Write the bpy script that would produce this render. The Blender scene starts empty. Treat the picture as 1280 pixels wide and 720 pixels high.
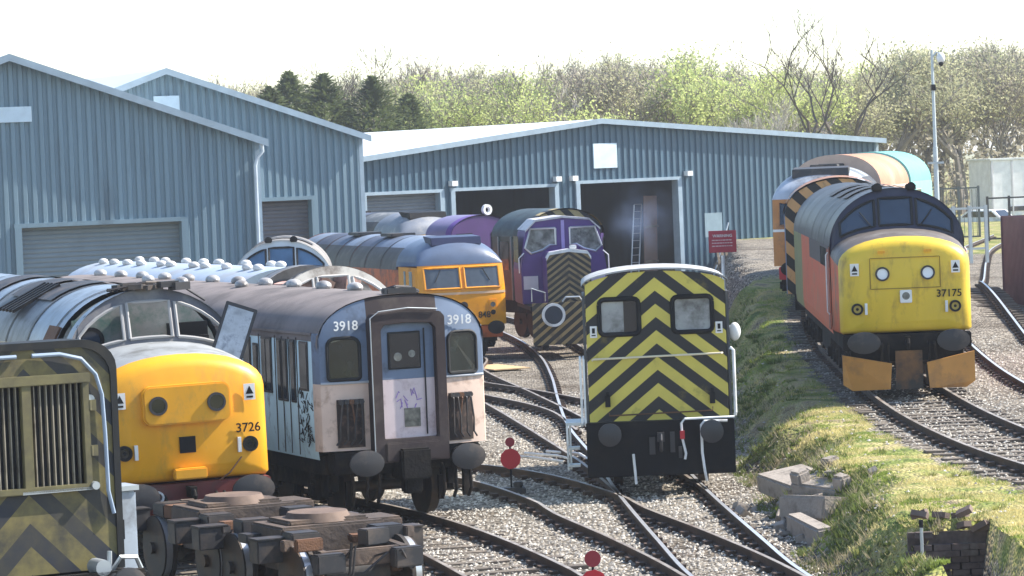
import bpy, bmesh, math, random
from math import sin, cos, radians, pi, sqrt, atan2, hypot
from mathutils import Vector, Matrix, Quaternion, noise as mnoise
random.seed(7)
S = bpy.context.scene
COL = S.collection

# ------------------------------------------------------------------ materials
def _n(nt, t, **kw):
    n = nt.nodes.new(t)
    for k, v in kw.items():
        setattr(n, k, v)
    return n

def mat(name, col, rough=.6, metal=0., var=.12, scale=2.5, dirt=None, dirt_amt=.35, dirt_scale=1.6, bump=0., bscale=40., stretch=(1, 1, 1), spec=.5, coat=0., fade=None):
    m = bpy.data.materials.new(name)
    m.use_nodes = True
    nt = m.node_tree
    b = nt.nodes['Principled BSDF']
    b.inputs['Roughness'].default_value = rough
    b.inputs['Metallic'].default_value = metal
    b.inputs['Specular IOR Level'].default_value = spec
    b.inputs['Coat Weight'].default_value = coat
    tc = _n(nt, 'ShaderNodeTexCoord')
    mp = _n(nt, 'ShaderNodeMapping')
    mp.inputs['Scale'].default_value = stretch
    nt.links.new(tc.outputs['Object'], mp.inputs['Vector'])
    nz = _n(nt, 'ShaderNodeTexNoise')
    nz.inputs['Scale'].default_value = scale
    nz.inputs['Detail'].default_value = 6
    nt.links.new(mp.outputs['Vector'], nz.inputs['Vector'])
    ramp = _n(nt, 'ShaderNodeMapRange')
    ramp.inputs['From Min'].default_value = .25
    ramp.inputs['From Max'].default_value = .75
    ramp.inputs['To Min'].default_value = 1 - var
    ramp.inputs['To Max'].default_value = 1 + var
    nt.links.new(nz.outputs['Fac'], ramp.inputs['Value'])
    mul = _n(nt, 'ShaderNodeMix', data_type='RGBA', blend_type='MULTIPLY')
    mul.inputs['Factor'].default_value = 1
    mul.inputs['A'].default_value = (*col, 1)
    nt.links.new(ramp.outputs['Result'], mul.inputs['B'])
    out = mul.outputs['Result']
    if dirt:
        dz = _n(nt, 'ShaderNodeTexNoise')
        dz.inputs['Scale'].default_value = dirt_scale
        dz.inputs['Detail'].default_value = 8
        dz.inputs['Roughness'].default_value = .65
        nt.links.new(mp.outputs['Vector'], dz.inputs['Vector'])
        dr = _n(nt, 'ShaderNodeMapRange')
        dr.inputs['From Min'].default_value = .62 - .4 * dirt_amt
        dr.inputs['From Max'].default_value = .78 - .3 * dirt_amt
        nt.links.new(dz.outputs['Fac'], dr.inputs['Value'])
        mx = _n(nt, 'ShaderNodeMix', data_type='RGBA')
        nt.links.new(dr.outputs['Result'], mx.inputs['Factor'])
        nt.links.new(out, mx.inputs['A'])
        mx.inputs['B'].default_value = (*dirt, 1)
        out = mx.outputs['Result']
    nt.links.new(out, b.inputs['Base Color'])
    if bump:
        bz = _n(nt, 'ShaderNodeTexNoise')
        bz.inputs['Scale'].default_value = bscale
        bz.inputs['Detail'].default_value = 4
        nt.links.new(mp.outputs['Vector'], bz.inputs['Vector'])
        bp = _n(nt, 'ShaderNodeBump')
        bp.inputs['Strength'].default_value = bump
        bp.inputs['Distance'].default_value = .03
        nt.links.new(bz.outputs['Fac'], bp.inputs['Height'])
        nt.links.new(bp.outputs['Normal'], b.inputs['Normal'])
    return m

def stripe_mat(name, ca, cb, period, k, off=0., frac=.5, mode='chevron', rough=.5, dirt=None, dirt_amt=.3):
    """hazard stripes in the paint: constant along z + k|x| (chevron) or z + k x (diagonal) of the part's own space"""
    m = mat(name, ca, rough, var=.1, dirt=dirt, dirt_amt=dirt_amt)
    nt = m.node_tree
    tc = next(n for n in nt.nodes if n.type == 'TEX_COORD')
    sx = _n(nt, 'ShaderNodeSeparateXYZ')
    nt.links.new(tc.outputs['Object'], sx.inputs[0])
    def mth(op, a, b_=None):
        q = _n(nt, 'ShaderNodeMath', operation=op)
        for i, v in enumerate((a, b_)):
            if v is None: continue
            if isinstance(v, (int, float)): q.inputs[i].default_value = v
            else: nt.links.new(v, q.inputs[i])
        return q.outputs[0]
    x = sx.outputs['X'] if mode != 'side' else sx.outputs['Y']
    if mode == 'chevron': x = mth('ABSOLUTE', x)
    v = mth('ADD', mth('MULTIPLY', x, k), sx.outputs['Z'])
    v = mth('ADD', v, 20 * period + off)
    v = mth('MODULO', v, period)
    v = mth('GREATER_THAN', v, period * frac)
    mx = _n(nt, 'ShaderNodeMix', data_type='RGBA')
    nt.links.new(v, mx.inputs['Factor'])
    mul = next(n for n in nt.nodes if n.type == 'MIX' and n.blend_type == 'MULTIPLY')
    mx.inputs['A'].default_value = (*ca, 1)
    mx.inputs['B'].default_value = (*cb, 1)
    nt.links.new(mx.outputs['Result'], mul.inputs['A'])
    return m

def glass_mat(name, col=(.012, .016, .022), rough=.06, spec=.8):
    m = mat(name, col, rough, var=.3, scale=1.2, spec=spec)
    return m

M = {}
def defmats():
    M['black'] = mat('black_paint', (.010, .010, .012), .6, dirt=(.035, .03, .026), dirt_amt=.3, spec=.2)
    M['under'] = mat('underframe_grime', (.013, .0115, .011), .85, dirt=(.045, .034, .025), dirt_amt=.35, bump=.3, bscale=14, spec=.2)
    M['steel'] = mat('worn_steel', (.28, .27, .26), .35, .8, dirt=(.12, .08, .05))
    M['tyre'] = mat('wheel_steel', (.05, .042, .036), .6, .3, dirt=(.1, .06, .035))
    M['tread'] = mat('polished_tread', (.62, .61, .6), .3, .6)
    M['glass'] = glass_mat('cab_glass')
    M['glass_blue'] = glass_mat('blue_cab_glass', (.03, .05, .085), .08)
    M['glass_pale'] = mat('dusty_glass', (.2, .21, .2), .25, var=.7, scale=3.5, spec=.8, dirt=(.04, .045, .045), dirt_amt=.5, dirt_scale=4)
    M['tail_glass'] = mat('amber_lens', (.45, .32, .05), .3)
    M['rubber'] = mat('black_rubber', (.012, .012, .012), .7)
    M['white'] = mat('white_paint', (.78, .78, .76), .5, dirt=(.4, .37, .33), dirt_amt=.2)
    M['red'] = mat('red_paint', (.5, .02, .03), .45)
    M['silver'] = mat('bare_metal', (.55, .56, .58), .35, .7)
    M['yellow'] = mat('warning_yellow', (.80, .365, .010), .45, var=.09, dirt=(.48, .27, .04), dirt_amt=.22, dirt_scale=2.2, bump=.12, bscale=2.5, stretch=(1, 1, .45))
    M['yellow37'] = mat('faded_warning_yellow', (.74, .50, .035), .45, var=.08, dirt=(.4, .25, .04), dirt_amt=.22, dirt_scale=3, bump=.1, bscale=2.5, stretch=(1, 1, .4))
    M['orange'] = mat('orange_yellow_paint', (.8, .32, .008), .4, var=.05, dirt=(.5, .17, .02), dirt_amt=.15)
    M['rust'] = mat('rust', (.15, .07, .035), .85, dirt=(.06, .035, .022), bump=.3)
    M['brown'] = mat('bogie_brown', (.075, .055, .044), .8, dirt=(.17, .115, .08), dirt_amt=.4, bump=.4, bscale=12)
    M['darkmetal'] = mat('dark_metal', (.045, .043, .045), .55, .3, dirt=(.13, .1, .08), dirt_amt=.3)
    M['int'] = mat('cab_lining', (.30, .30, .27), .8, var=.25, dirt=(.1, .085, .07), dirt_amt=.45, dirt_scale=3)
    M['intdark'] = mat('cab_dark_lining', (.05, .05, .05), .8)
    M['sticker'] = mat('flash_sticker', (.8, .78, .74), .5)
    M['concrete'] = mat('concrete', (.42, .39, .34), .9, dirt=(.2, .18, .15), bump=.4, bscale=20)
    M['timber'] = mat('weathered_timber', (.23, .185, .135), .9, var=.4, stretch=(1, 1, 6), dirt=(.08, .06, .045), bump=.4)
    M['galv'] = mat('galvanised_steel', (.5, .53, .54), .45, .6)

# ------------------------------------------------------------------ mesh builder
class MB:
    def __init__(s):
        s.v = []; s.f = []
    def add(s, vs, fs):
        o = len(s.v)
        s.v += [tuple(p) for p in vs]
        s.f += [tuple(i + o for i in f) for f in fs]
        return s
    def box(s, c, d, rz=0., rx=0., ry=0.):
        hx, hy, hz = d[0] / 2, d[1] / 2, d[2] / 2
        R = Matrix.Rotation(rz, 3, 'Z') @ Matrix.Rotation(rx, 3, 'X') @ Matrix.Rotation(ry, 3, 'Y')
        vs = [Vector(c) + R @ Vector((x, y, z)) for x in (-hx, hx) for y in (-hy, hy) for z in (-hz, hz)]
        return s.add(vs, [(0, 1, 3, 2), (4, 6, 7, 5), (0, 4, 5, 1), (2, 3, 7, 6), (0, 2, 6, 4), (1, 5, 7, 3)])
    def cyl(s, a, b, r, r2=None, n=12, cap=True):
        a = Vector(a); b = Vector(b); r2 = r if r2 is None else r2
        d = (b - a).normalized()
        u = d.orthogonal().normalized(); w = d.cross(u)
        vs = []
        for p, rr in ((a, r), (b, r2)):
            for i in range(n):
                t = 2 * pi * i / n
                vs.append(p + u * (cos(t) * rr) + w * (sin(t) * rr))
        fs = [(i, (i + 1) % n, n + (i + 1) % n, n + i) for i in range(n)]
        if cap: fs += [tuple(range(n - 1, -1, -1)), tuple(range(n, 2 * n))]
        return s.add(vs, fs)
    def tube(s, pts, r, n=8, r2=None):
        pts = [Vector(p) for p in pts]
        L = len(pts); vs = []; u = None
        for i, p in enumerate(pts):
            d = (pts[min(i + 1, L - 1)] - pts[max(i - 1, 0)]).normalized()
            if u is None: u = d.orthogonal().normalized()
            else: u = (u - d * u.dot(d)).normalized()
            w = d.cross(u)
            rr = r if r2 is None else r + (r2 - r) * i / (L - 1)
            for k in range(n):
                t = 2 * pi * k / n
                vs.append(p + u * (cos(t) * rr) + w * (sin(t) * rr))
        fs = []
        for i in range(L - 1):
            for k in range(n):
                fs.append((i * n + k, i * n + (k + 1) % n, (i + 1) * n + (k + 1) % n, (i + 1) * n + k))
        fs += [tuple(range(n - 1, -1, -1)), tuple(range((L - 1) * n, L * n))]
        return s.add(vs, fs)
    def grid(s, rows, closed=False):
        n = len(rows[0]); vs = [p for r in rows for p in r]; fs = []
        for i in range(len(rows) - 1):
            for k in range(n - (0 if closed else 1)):
                k2 = (k + 1) % n
                fs.append((i * n + k, i * n + k2, (i + 1) * n + k2, (i + 1) * n + k))
        return s.add(vs, fs)
    def loft(s, rings, cap0=True, cap1=True):
        n = len(rings[0])
        s.grid(rings, True)
        o = len(s.v) - n * len(rings)
        if cap0: s.f.append(tuple(o + i for i in range(n - 1, -1, -1)))
        if cap1: s.f.append(tuple(o + n * (len(rings) - 1) + i for i in range(n)))
        return s
    def prism(s, poly, y0, y1):
        """poly of (x,z), extruded along y"""
        n = len(poly)
        vs = [(x, y0, z) for x, z in poly] + [(x, y1, z) for x, z in poly]
        fs = [(i, (i + 1) % n, n + (i + 1) % n, n + i) for i in range(n)] + [tuple(range(n - 1, -1, -1)), tuple(range(n, 2 * n))]
        return s.add(vs, fs)
    def prismx(s, poly, x0, x1):
        """poly of (y,z), extruded along x"""
        n = len(poly)
        vs = [(x0, y, z) for y, z in poly] + [(x1, y, z) for y, z in poly]
        fs = [(i, (i + 1) % n, n + (i + 1) % n, n + i) for i in range(n)] + [tuple(range(n - 1, -1, -1)), tuple(range(n, 2 * n))]
        return s.add(vs, fs)
    def sphere(s, c, r, nu=10, nv=7, sq=(1, 1, 1), zmin=-1.):
        rows = []
        for j in range(nv + 1):
            t = -pi / 2 + pi * j / nv
            zz = max(sin(t), zmin)
            rows.append([(c[0] + r * sq[0] * cos(t) * cos(2 * pi * i / nu), c[1] + r * sq[1] * cos(t) * sin(2 * pi * i / nu), c[2] + r * sq[2] * zz) for i in range(nu)])
        return s.grid(rows, True)
    def ring(s, c, r0, r1, y0, y1, n=24):
        """annulus facing -y"""
        a = []
        for rr, yy in ((r0, y0), (r1, y0), (r1, y1), (r0, y1)):
            a.append([(c[0] + rr * cos(2 * pi * i / n), yy, c[1] + rr * sin(2 * pi * i / n)) for i in range(n)])
        a.append(a[0])
        return s.grid(a, True)
    def pieces(s):
        """groups of faces that stand well apart from one another"""
        par = list(range(len(s.v)))
        def find(i):
            while par[i] != i:
                par[i] = par[par[i]]; i = par[i]
            return i
        for f in s.f:
            a = find(f[0])
            for i in f[1:]: par[find(i)] = a
        key = {}
        for i, p in enumerate(s.v):
            k = (round(p[0], 4), round(p[1], 4), round(p[2], 4))
            if k in key: par[find(i)] = find(key[k])
            else: key[k] = i
        isl = {}
        for f in s.f: isl.setdefault(find(f[0]), []).append(f)
        isl = list(isl.values())
        if len(isl) > 120: return [s.f]
        bx = []
        for fs in isl:
            ps = [s.v[i] for f in fs for i in f]
            bx.append(([min(p[a] for p in ps) for a in range(3)], [max(p[a] for p in ps) for a in range(3)]))
        n = len(isl); q = list(range(n))
        def fq(i):
            while q[i] != i: i = q[i]
            return i
        sz = [max(h - l for l, h in zip(*b)) for b in bx]
        for i in range(n):
            for j in range(i + 1, n):
                g = sqrt(sum(max(0, bx[i][0][a] - bx[j][1][a], bx[j][0][a] - bx[i][1][a]) ** 2 for a in range(3)))
                if g <= max(.02, .5 * max(sz[i], sz[j])): q[fq(i)] = fq(j)
        out = {}
        for i in range(n): out.setdefault(fq(i), []).extend(isl[i])
        return list(out.values())
    def build(s, name, m, parent=None, smooth=False, bevel=0., auto=None, split=True):
        if split and parent is not None:
            ps = s.pieces()
            if 1 < len(ps) <= 40:
                first = None
                nm = name[:-1] if name.endswith('s') and not name.endswith('ss') else name
                for fs in ps:
                    use = sorted({i for f in fs for i in f}); ix = {i: k for k, i in enumerate(use)}
                    b = MB(); b.v = [s.v[i] for i in use]; b.f = [tuple(ix[i] for i in f) for f in fs]
                    o = b.build(nm, m, parent, smooth, bevel, auto, False)
                    first = first or o
                return first
        me = bpy.data.meshes.new(name)
        me.from_pydata(s.v, [], s.f)
        bm = bmesh.new(); bm.from_mesh(me)
        bmesh.ops.remove_doubles(bm, verts=bm.verts, dist=1e-5)
        bmesh.ops.recalc_face_normals(bm, faces=bm.faces)
        if bevel:
            es = [e for e in bm.edges if len(e.link_faces) == 2 and e.calc_face_angle(0) > .6]
            if es:
                bmesh.ops.bevel(bm, geom=es, offset=bevel, segments=2, affect='EDGES', clamp_overlap=True)
        if smooth:
            for f in bm.faces: f.smooth = True
            lim = radians(40 if auto is None else auto)
            for e in bm.edges:
                if len(e.link_faces) == 2 and e.calc_face_angle(0) > lim: e.smooth = False
        bm.to_mesh(me); bm.free()
        me.materials.append(m)
        o = bpy.data.objects.new(name, me)
        COL.objects.link(o)
        if parent: o.parent = parent
        return o

def tag(o, label=None, cat=None, group=None, kind=None):
    if label: o['label'] = label
    if cat: o['category'] = cat
    if group: o['group'] = group
    if kind: o['kind'] = kind
    return o

def thing(name, label, cat, loc=(0, 0, 0), rz=0., group=None, rx=0., ry=0.):
    o = bpy.data.objects.new(name, None)
    COL.objects.link(o)
    o.empty_display_size = .3
    o.location = loc; o.rotation_euler = (rx, ry, rz)
    return tag(o, label, cat, group)

def copy_tree(o, parent=None):
    c = o.copy(); COL.objects.link(c)
    if parent: c.parent = parent
    for ch in list(o.children): copy_tree(ch, c)
    return c

def text(txt, size, loc, m, parent, name='lettering', rot=(pi / 2, 0, 0), sx=1., ext=.004):
    cu = bpy.data.curves.new(name, 'FONT')
    cu.body = txt; cu.size = size; cu.align_x = 'CENTER'; cu.align_y = 'CENTER'; cu.extrude = ext; cu.offset = size * .012
    t = bpy.data.objects.new(name + '_tmp', cu)
    COL.objects.link(t)
    dg = bpy.context.evaluated_depsgraph_get()
    me = bpy.data.meshes.new_from_object(t.evaluated_get(dg))
    bpy.data.objects.remove(t)
    me.name = name
    me.materials.clear(); me.materials.append(m)
    R = Matrix.Translation(loc) @ Matrix.Rotation(rot[2], 4, 'Z') @ Matrix.Rotation(rot[1], 4, 'Y') @ Matrix.Rotation(rot[0], 4, 'X') @ Matrix.Diagonal((sx, 1, 1, 1))
    me.transform(R)
    o = bpy.data.objects.new(name, me)
    COL.objects.link(o)
    if parent: o.parent = parent
    return o

def smoothstep(a, b, x):
    t = min(1, max(0, (x - a) / (b - a)))
    return t * t * (3 - 2 * t)

# arc profile helpers: body cross sections as (x, z) lists
def arch(hw, zs, zt, n=18, p=2.):
    """roof arc from left spring to right spring"""
    out = []
    for i in range(n + 1):
        t = pi - pi * i / n
        c, s_ = cos(t), sin(t)
        out.append((hw * (abs(c) ** (2 / p)) * (1 if c >= 0 else -1), zs + (zt - zs) * s_ ** (2 / p)))
    return out
def arch_z(x, hw, zs, zt, p=2.):
    q = min(1, abs(x) / hw)
    return zs + (zt - zs) * (1 - q ** p) ** (1 / p)

# ------------------------------------------------------------------ shared running gear
def buffer_pair(root, z=1.06, y=-.5, w=.28, h=.2, m=None, body=True, half=.865):
    for sx in (-1, 1):
        b = MB()
        n = 20
        f = []
        for rr, yy in ((.0001, y - .012), (.6, y - .008), (1, y + .01), (1, y + .05), (.35, y + .07)):
            f.append([(sx * half + w * rr * cos(2 * pi * i / n), yy, z + h * rr * sin(2 * pi * i / n)) for i in range(n)])
        b.grid(f, True)
        b.cyl((sx * half, y + .06, z), (sx * half, y + .3, z), .09)
        b.cyl((sx * half, y + .28, z), (sx * half, y + .52, z), .13)
        b.build('buffer', m or M['darkmetal'], root, True)

def wheelset(root, y, r=.5, x0=.0, part='wheelset'):
    b = MB()
    for sx in (-1, 1):
        b.cyl((sx * .70, y, r), (sx * .83, y, r), r, n=28)
        b.cyl((sx * .66, y, r), (sx * .71, y, r), r + .035, n=28)
    b.cyl((-.9, y, r), (.9, y, r), .09, n=10)
    return b.build(part, M['tyre'], root, True)

def bogie(root, yc, wb=4.1, axles=3, r=.55, m=None):
    """bogie under a vehicle: side frames with axle boxes and springs, and one wheelset mesh per axle"""
    m = m or M['under']
    b = MB()
    L = wb + 1.1
    for sx in (-1, 1):
        b.box((sx * 1.02, yc, r + .12), (.14, L, .26))
        b.box((sx * 1.02, yc, r + .34), (.12, L * .7, .14))
    ys = [yc - wb / 2 + wb * i / (axles - 1) for i in range(axles)]
    for y in ys:
        for sx in (-1, 1):
            b.box((sx * 1.1, y, r), (.2, .3, .32))
            b.cyl((sx * 1.19, y, r), (sx * 1.26, y, r), .11)
            for dy in (-.32, .32):
                b.cyl((sx * 1.08, y + dy, r - .1), (sx * 1.08, y + dy, r + .26), .09, n=8)
    b.box((0, yc, r + .16), (1.9, .5, .2))
    for sx in (-1, 1):
        for y in ys:
            b.box((sx * .8, y - r - .07, r - .05), (.08, .07, .4))
    b.build('bogie_frame', m, root)
    for y in ys: wheelset(root, y, r)
# ------------------------------------------------------------------ nose-ended diesel locomotive
def nose_ring(y, hw, zs, zt, zb, inset, n=16):
    hw -= inset; zs -= inset * .7; zt -= inset; zb += inset * .5
    r = .05
    pts = [(-hw + r, zb), (-hw, zb + r)]
    pts += [(-hw, zb + (zs - zb) * .5)]
    a = arch(hw, zs, zt, n, 2.15)
    pts += a
    pts += [(hw, zb + (zs - zb) * .5), (hw, zb + r), (hw - r, zb)]
    return [(x, y, z) for x, z in pts]

HW, ZS, ZT, ZB = 1.35, 2.86, 4.0, 1.16
NZS, NZT = 2.52, 3.05
def nose_loco(label, loc, rz, st, ry=0., rx=0.):
    root = thing(st.get('name', 'diesel_locomotive'), label, 'locomotive', loc, rz, rx=rx, ry=ry)
    L = st.get('length', 18.0)
    YC = 1.9
    nm = st['nose']
    # nose: front cap and the rest
    b = MB()
    rings = []
    for y, ins in ((-.03, .42), (0, .3), (.02, .17), (.06, .09), (.12, .04), (.22, .0)):
        w = 1.27
        rings.append(nose_ring(y, w, NZS, NZT, ZB + .03, ins))
    if st.get('wrap', .3) > .25: rings.append(nose_ring(st['wrap'], 1.28, NZS + .01, NZT + .02, ZB + .03, 0))
    b.loft(rings, True, False)
    b.build('nose', nm, root, True, auto=55)
    y0 = max(.22, st.get('wrap', .3) if st.get('wrap', .3) > .25 else .22)
    b = MB()
    b.loft([nose_ring(y0 + .004, 1.278, NZS + .005, NZT + .015, ZB + .03, 0), nose_ring(1.2, 1.31, NZS + .08, NZT + .1, ZB + .02, 0), nose_ring(YC + .12, 1.335, NZS + .16, NZT + .14, ZB, 0)], False, False)
    if st.get('side_nose'):
        lo = MB(); hi = MB()
        rings_ = [nose_ring(y0 + .004, 1.278, NZS + .005, NZT + .015, ZB + .03, 0), nose_ring(1.2, 1.31, NZS + .08, NZT + .1, ZB + .02, 0), nose_ring(YC + .12, 1.335, NZS + .16, NZT + .14, ZB, 0)]
        n_ = len(rings_[0])
        hi.grid([r_[3:n_ - 3] for r_ in rings_]); lo.grid([r_[:4] for r_ in rings_]); lo.grid([r_[n_ - 4:] for r_ in rings_])
        hood = hi.build('nose_top', st['casing'], root, True, auto=50)
        lo.build('nose_side', st['side_nose'], root, True, auto=50)
    else: hood = b.build('nose_casing', st['casing'], root, True, auto=50)
    # cab face with window openings
    hwf = HW - .02
    def top(x): return arch_z(x, HW, ZS, ZT)
    def base(x): return arch_z(x, 1.335, NZS + .16, NZT + .12, 2.15) - .03
    def wt(x): return min(top(x) - .17, 3.80)
    def wb(x): return base(x) + .12
    cols = [-1.33, -1.25, -1.12, -.98, -.82, -.66, -.52, -.42, -.33, -.2, 0, .2, .33, .42, .52, .66, .82, .98, 1.12, 1.25, 1.33]
    def is_win(a, c):
        m_ = (a + c) / 2
        return (abs(m_) < .33) or (.42 < abs(m_) < 1.12)
    def yf(z): return YC + max(0, (z - 3.1)) * .28
    b = MB()
    def strip(x0, x1, za0, za1, zb0, zb1):
        vs = []
        for dy in (0, .07):
            vs += [(x0, yf(za0) + dy, za0), (x1, yf(za1) + dy, za1), (x1, yf(zb1) + dy, zb1), (x0, yf(zb0) + dy, zb0)]
        b.add(vs, [(0, 1, 2, 3), (7, 6, 5, 4), (0, 4, 5, 1), (1, 5, 6, 2), (2, 6, 7, 3), (3, 7, 4, 0)])
    panes = {}
    for a, c in zip(cols, cols[1:]):
        if is_win(a, c):
            strip(a, c, base(a), base(c), wb(a), wb(c))
            strip(a, c, wt(a), wt(c), top(a), top(c))
            key = -1 if c < -.35 else (1 if a > .35 else 0)
            panes.setdefault(key, []).append((a, c))
        else:
            strip(a, c, min(base(a), top(a) - .02), min(base(c), top(c) - .02), top(a), top(c))
    b.build('cab_face', st['face'], root)
    for k, cs in sorted(panes.items()):
        xs = [cs[0][0]] + [c for _, c in cs]
        fr = MB()
        lo = [(x, yf(wb(x)), wb(x)) for x in xs]; hi = [(x, yf(wt(x)), wt(x)) for x in xs]
        loop = lo + hi[::-1]
        fr.tube([(p[0], p[1] - .005, p[2]) for p in loop + loop[:1]], .028, 6)
        f = fr.build('window_frame', st.get('frame', M['rubber']), root)
        if st.get('glass'):
            g = MB()
            g.grid([[(p[0], p[1] + .03, p[2]) for p in lo], [(p[0], p[1] + .03, p[2]) for p in hi]])
            g.build('pane', st['glass'], f)
            if not st.get('far') and k != 0:
                w = MB(); xm = (xs[0] + xs[-1]) / 2
                w.tube([(k * .5, yf(3.2) - .03, wb(k * .5) + .02), (k * .72, yf(3.3) - .03, wb(.7) + .34)], .014, 5)
                w.build('wiper', M['rubber'], f)
    # cab interior
    it = MB()
    prof = arch(HW - .08, ZS, ZT - .08)
    yb_ = st.get('bulk', 3.7)
    it.prism([(-HW + .08, 1.5)] + prof + [(HW - .08, 1.5)], yb_, yb_ + .05)
    it.box((0, 2.5, 2.2), (2.5, .9, .08))
    bulk = it.build('cab_bulkhead', st.get('interior', M['intdark']), root)
    if not st.get('glass'):
        d = MB(); d.box((-.72, yb_ - .02, 2.95), (.62, .03, 1.2)); d.build('cab_door', st['interior'], root, bevel=.01)
        d = MB(); d.ring((-.74, 3.22), .15, .21, yb_ - .07, yb_ - .03); d.build('porthole_rim', M['black'], root, True)
        d = MB(); d.cyl((-.74, yb_ - .045, 3.22), (-.74, yb_ - .04, 3.22), .155, n=20); d.build('porthole', M['glass_blue'], root)
        d = MB(); d.box((.78, yb_ - .1, 3.1), (.62, .15, .62)).box((-.18, yb_ - .06, 3.0), (.1, .1, 1.3)).box((1.0, yb_ - .25, 2.9), (.12, .2, .6)); d.build('control_cabinet', M['black'], root)
        d = MB(); d.box((.2, 2.7, 2.5), (1.7, .5, .5)); d.build('driving_desk', M['intdark'], root)
    # body side walls and roof
    segs = st['side']            # list of (y0, y1, material)
    for y0, y1, sm in segs:
        b = MB()
        for sx in (-1, 1):
            rows = []
            for y in (y0, y1):
                rows.append([(sx * (HW - .03), y, ZB - .05), (sx * HW, y, ZB + .15), (sx * HW, y, 2.1), (sx * HW, y, ZS)])
            b.grid(rows)
        b.build('bodyside', sm, root)
    for y0, y1, rm in st['roof']:
        b = MB()
        rr = arch(HW, ZS, ZT, 24)
        k = 0
        b.grid([[(x, y0 + (max(0, (z - 3.1)) * .28 if abs(y0 - YC) < .01 else 0) - (.05 if abs(y0 - YC) < .01 else 0), z) for x, z in rr], [(x, y1, z) for x, z in rr]])
        b.build('roof_panel', rm, root, True, auto=60)
    b = MB(); b.prism([(-HW, ZB)] + arch(HW, ZS, ZT) + [(HW, ZB)], L - .05, L); b.build('end_wall', st['casing'], root)
    # roof ribs and horns
    b = MB()
    for y in st.get('ribs', (3.9, 6.2, 9, 12, 15)):
        rr = arch(HW + .012, ZS, ZT + .014, 24)
        b.grid([[(x, y - .05, z) for x, z in rr], [(x, y + .05, z) for x, z in rr]])
    b.build('roof_ribs', st.get('rib', M['darkmetal']), root, True, auto=60)
    b = MB()
    for y in st.get('hatches', (5.0, 7.4, 10.2)):
        rr = [p for p in arch(HW + .03, ZS, ZT + .035, 24) if abs(p[0]) < .85]
        b.grid([[(x, y - .7, z) for x, z in rr], [(x, y + .7, z) for x, z in rr]])
    b.build('roof_hatch', st.get('hatch', M['darkmetal']), root, True, auto=60)
    if st.get('horns', True):
        b = MB()
        for x in (-.34, .34):
            b.box((x, YC + .33, ZT + .0), (.2, .3, .13)); b.cyl((x, YC + .17, ZT + .02), (x, YC + .1, ZT + .02), .085, n=12)
        b.build('horn', M['black'], root, bevel=.02)
    # louvres
    if st.get('louvre'):
        b = MB()
        for i in range(5):
            y = 3.0 + i * .52
            for sx in (-1, 1): b.box((sx * (HW + .010), y, 2.62), (.02, .3, .38))
        b.build('side_louvres', st['louvre'], root)
    if st.get('cantrail'):
        for sx in (-1, 1):
            b = MB(); b.box((sx * (HW + .001), 6.1, 2.66), (.012, 8.0, .44)); b.build('cantrail_panel', st['cantrail'], root)
    if st.get('rails'):
        b = MB()
        for sx in (-1, 1):
            for y in (2.15,):
                b.tube([(sx * (HW + .02), y, 1.5), (sx * (HW + .06), y, 1.55), (sx * (HW + .06), y, 2.7), (sx * (HW + .02), y, 2.75)], .016, 6)
        b.build('door_handrails', M['white'], root)
        b = MB()
        for sx in (-1, 1): b.box((sx * (HW + .004), 2.52, 2.0), (.012, .62, 1.62))
        b.build('cab_side_door', st['door'], root)
    # nose fittings
    if not st.get('far'):
        for sx in (-1, 1):
            b = MB(); b.ring((sx * .95, 1.68), .075, .115, -.075, .0, 20); h = b.build('tail_lamp', M['black'], root, True)
            b = MB(); b.cyl((sx * .95, -.05, 1.68), (sx * .95, -.046, 1.68), .08, n=16); b.build('lens', st.get('tail_lens', M['tail_glass']), h)
            b = MB(); b.cyl((sx * .95, -.054, 1.68), (sx * .95, -.05, 1.68), .03, n=12); b.build('lamp_bulb', M['black'], h)
            b = MB(); b.box((sx * .95 + (.17 if sx < 0 else -.17), -.055, 1.68), (.05, .06, .22)); b.build('lamp_bracket', M['white'], root)
            b = MB(); b.box((sx * .98, -.045, 2.45), (.17, .012, .24)); h = b.build('warning_sticker', M['sticker'], root)
            b = MB(); b.prism([(sx * .98 - .06, 2.42), (sx * .98 + .06, 2.42), (sx * .98, 2.54)], -.056, -.052); b.box((sx * .98, -.054, 2.375), (.1, .004, .03)); b.build('warning_triangle', M['black'], h)
        mz = 2.35
        yb = -.035
        if st.get('panel'):
            b = MB()
            n = 8; pts = []
            hw, hh, rr = .66, .29, .13
            for cx, cz, a0 in ((hw - rr, hh - rr, 0), (-hw + rr, hh - rr, 90), (-hw + rr, -hh + rr, 180), (hw - rr, -hh + rr, 270)):
                for i in range(n + 1):
                    t = radians(a0 + 90 * i / n); pts.append((cx + rr * cos(t), cz + rr * sin(t) + mz))
            b.prism(pts, -.17, 0)
            b.build('headcode_panel', nm, root, True, .025, auto=35)
            yb = -.17
        else:
            b = MB()
            for z_, w_ in ((2.66, 1.35), (2.06, 1.35)):
                b.box((0, yb - .005, z_), (w_, .012, .014))
            for x_ in (-.68, .68): b.box((x_, yb - .005, 2.36), (.014, .012, .6))
            b.build('door_seam', mat('seam_dark', (.25, .15, .01), .6), root)
            b = MB()
            for x in (-.45, .45): b.box((x, yb - .02, 2.78), (.14, .05, .05))
            b.build('lamp_iron', M['yellow'], root)
        for sx in (-1, 1):
            b = MB(); b.ring((sx * .44, mz), .105, .14, yb - .03, yb + .0, 22); h = b.build('marker_lamp', M['darkmetal'], root, True)
            b = MB(); b.cyl((sx * .44, yb - .012, mz), (sx * .44, yb - .008, mz), .11, n=18); b.build('lens', st['lens'], h)
        b = MB()
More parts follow.
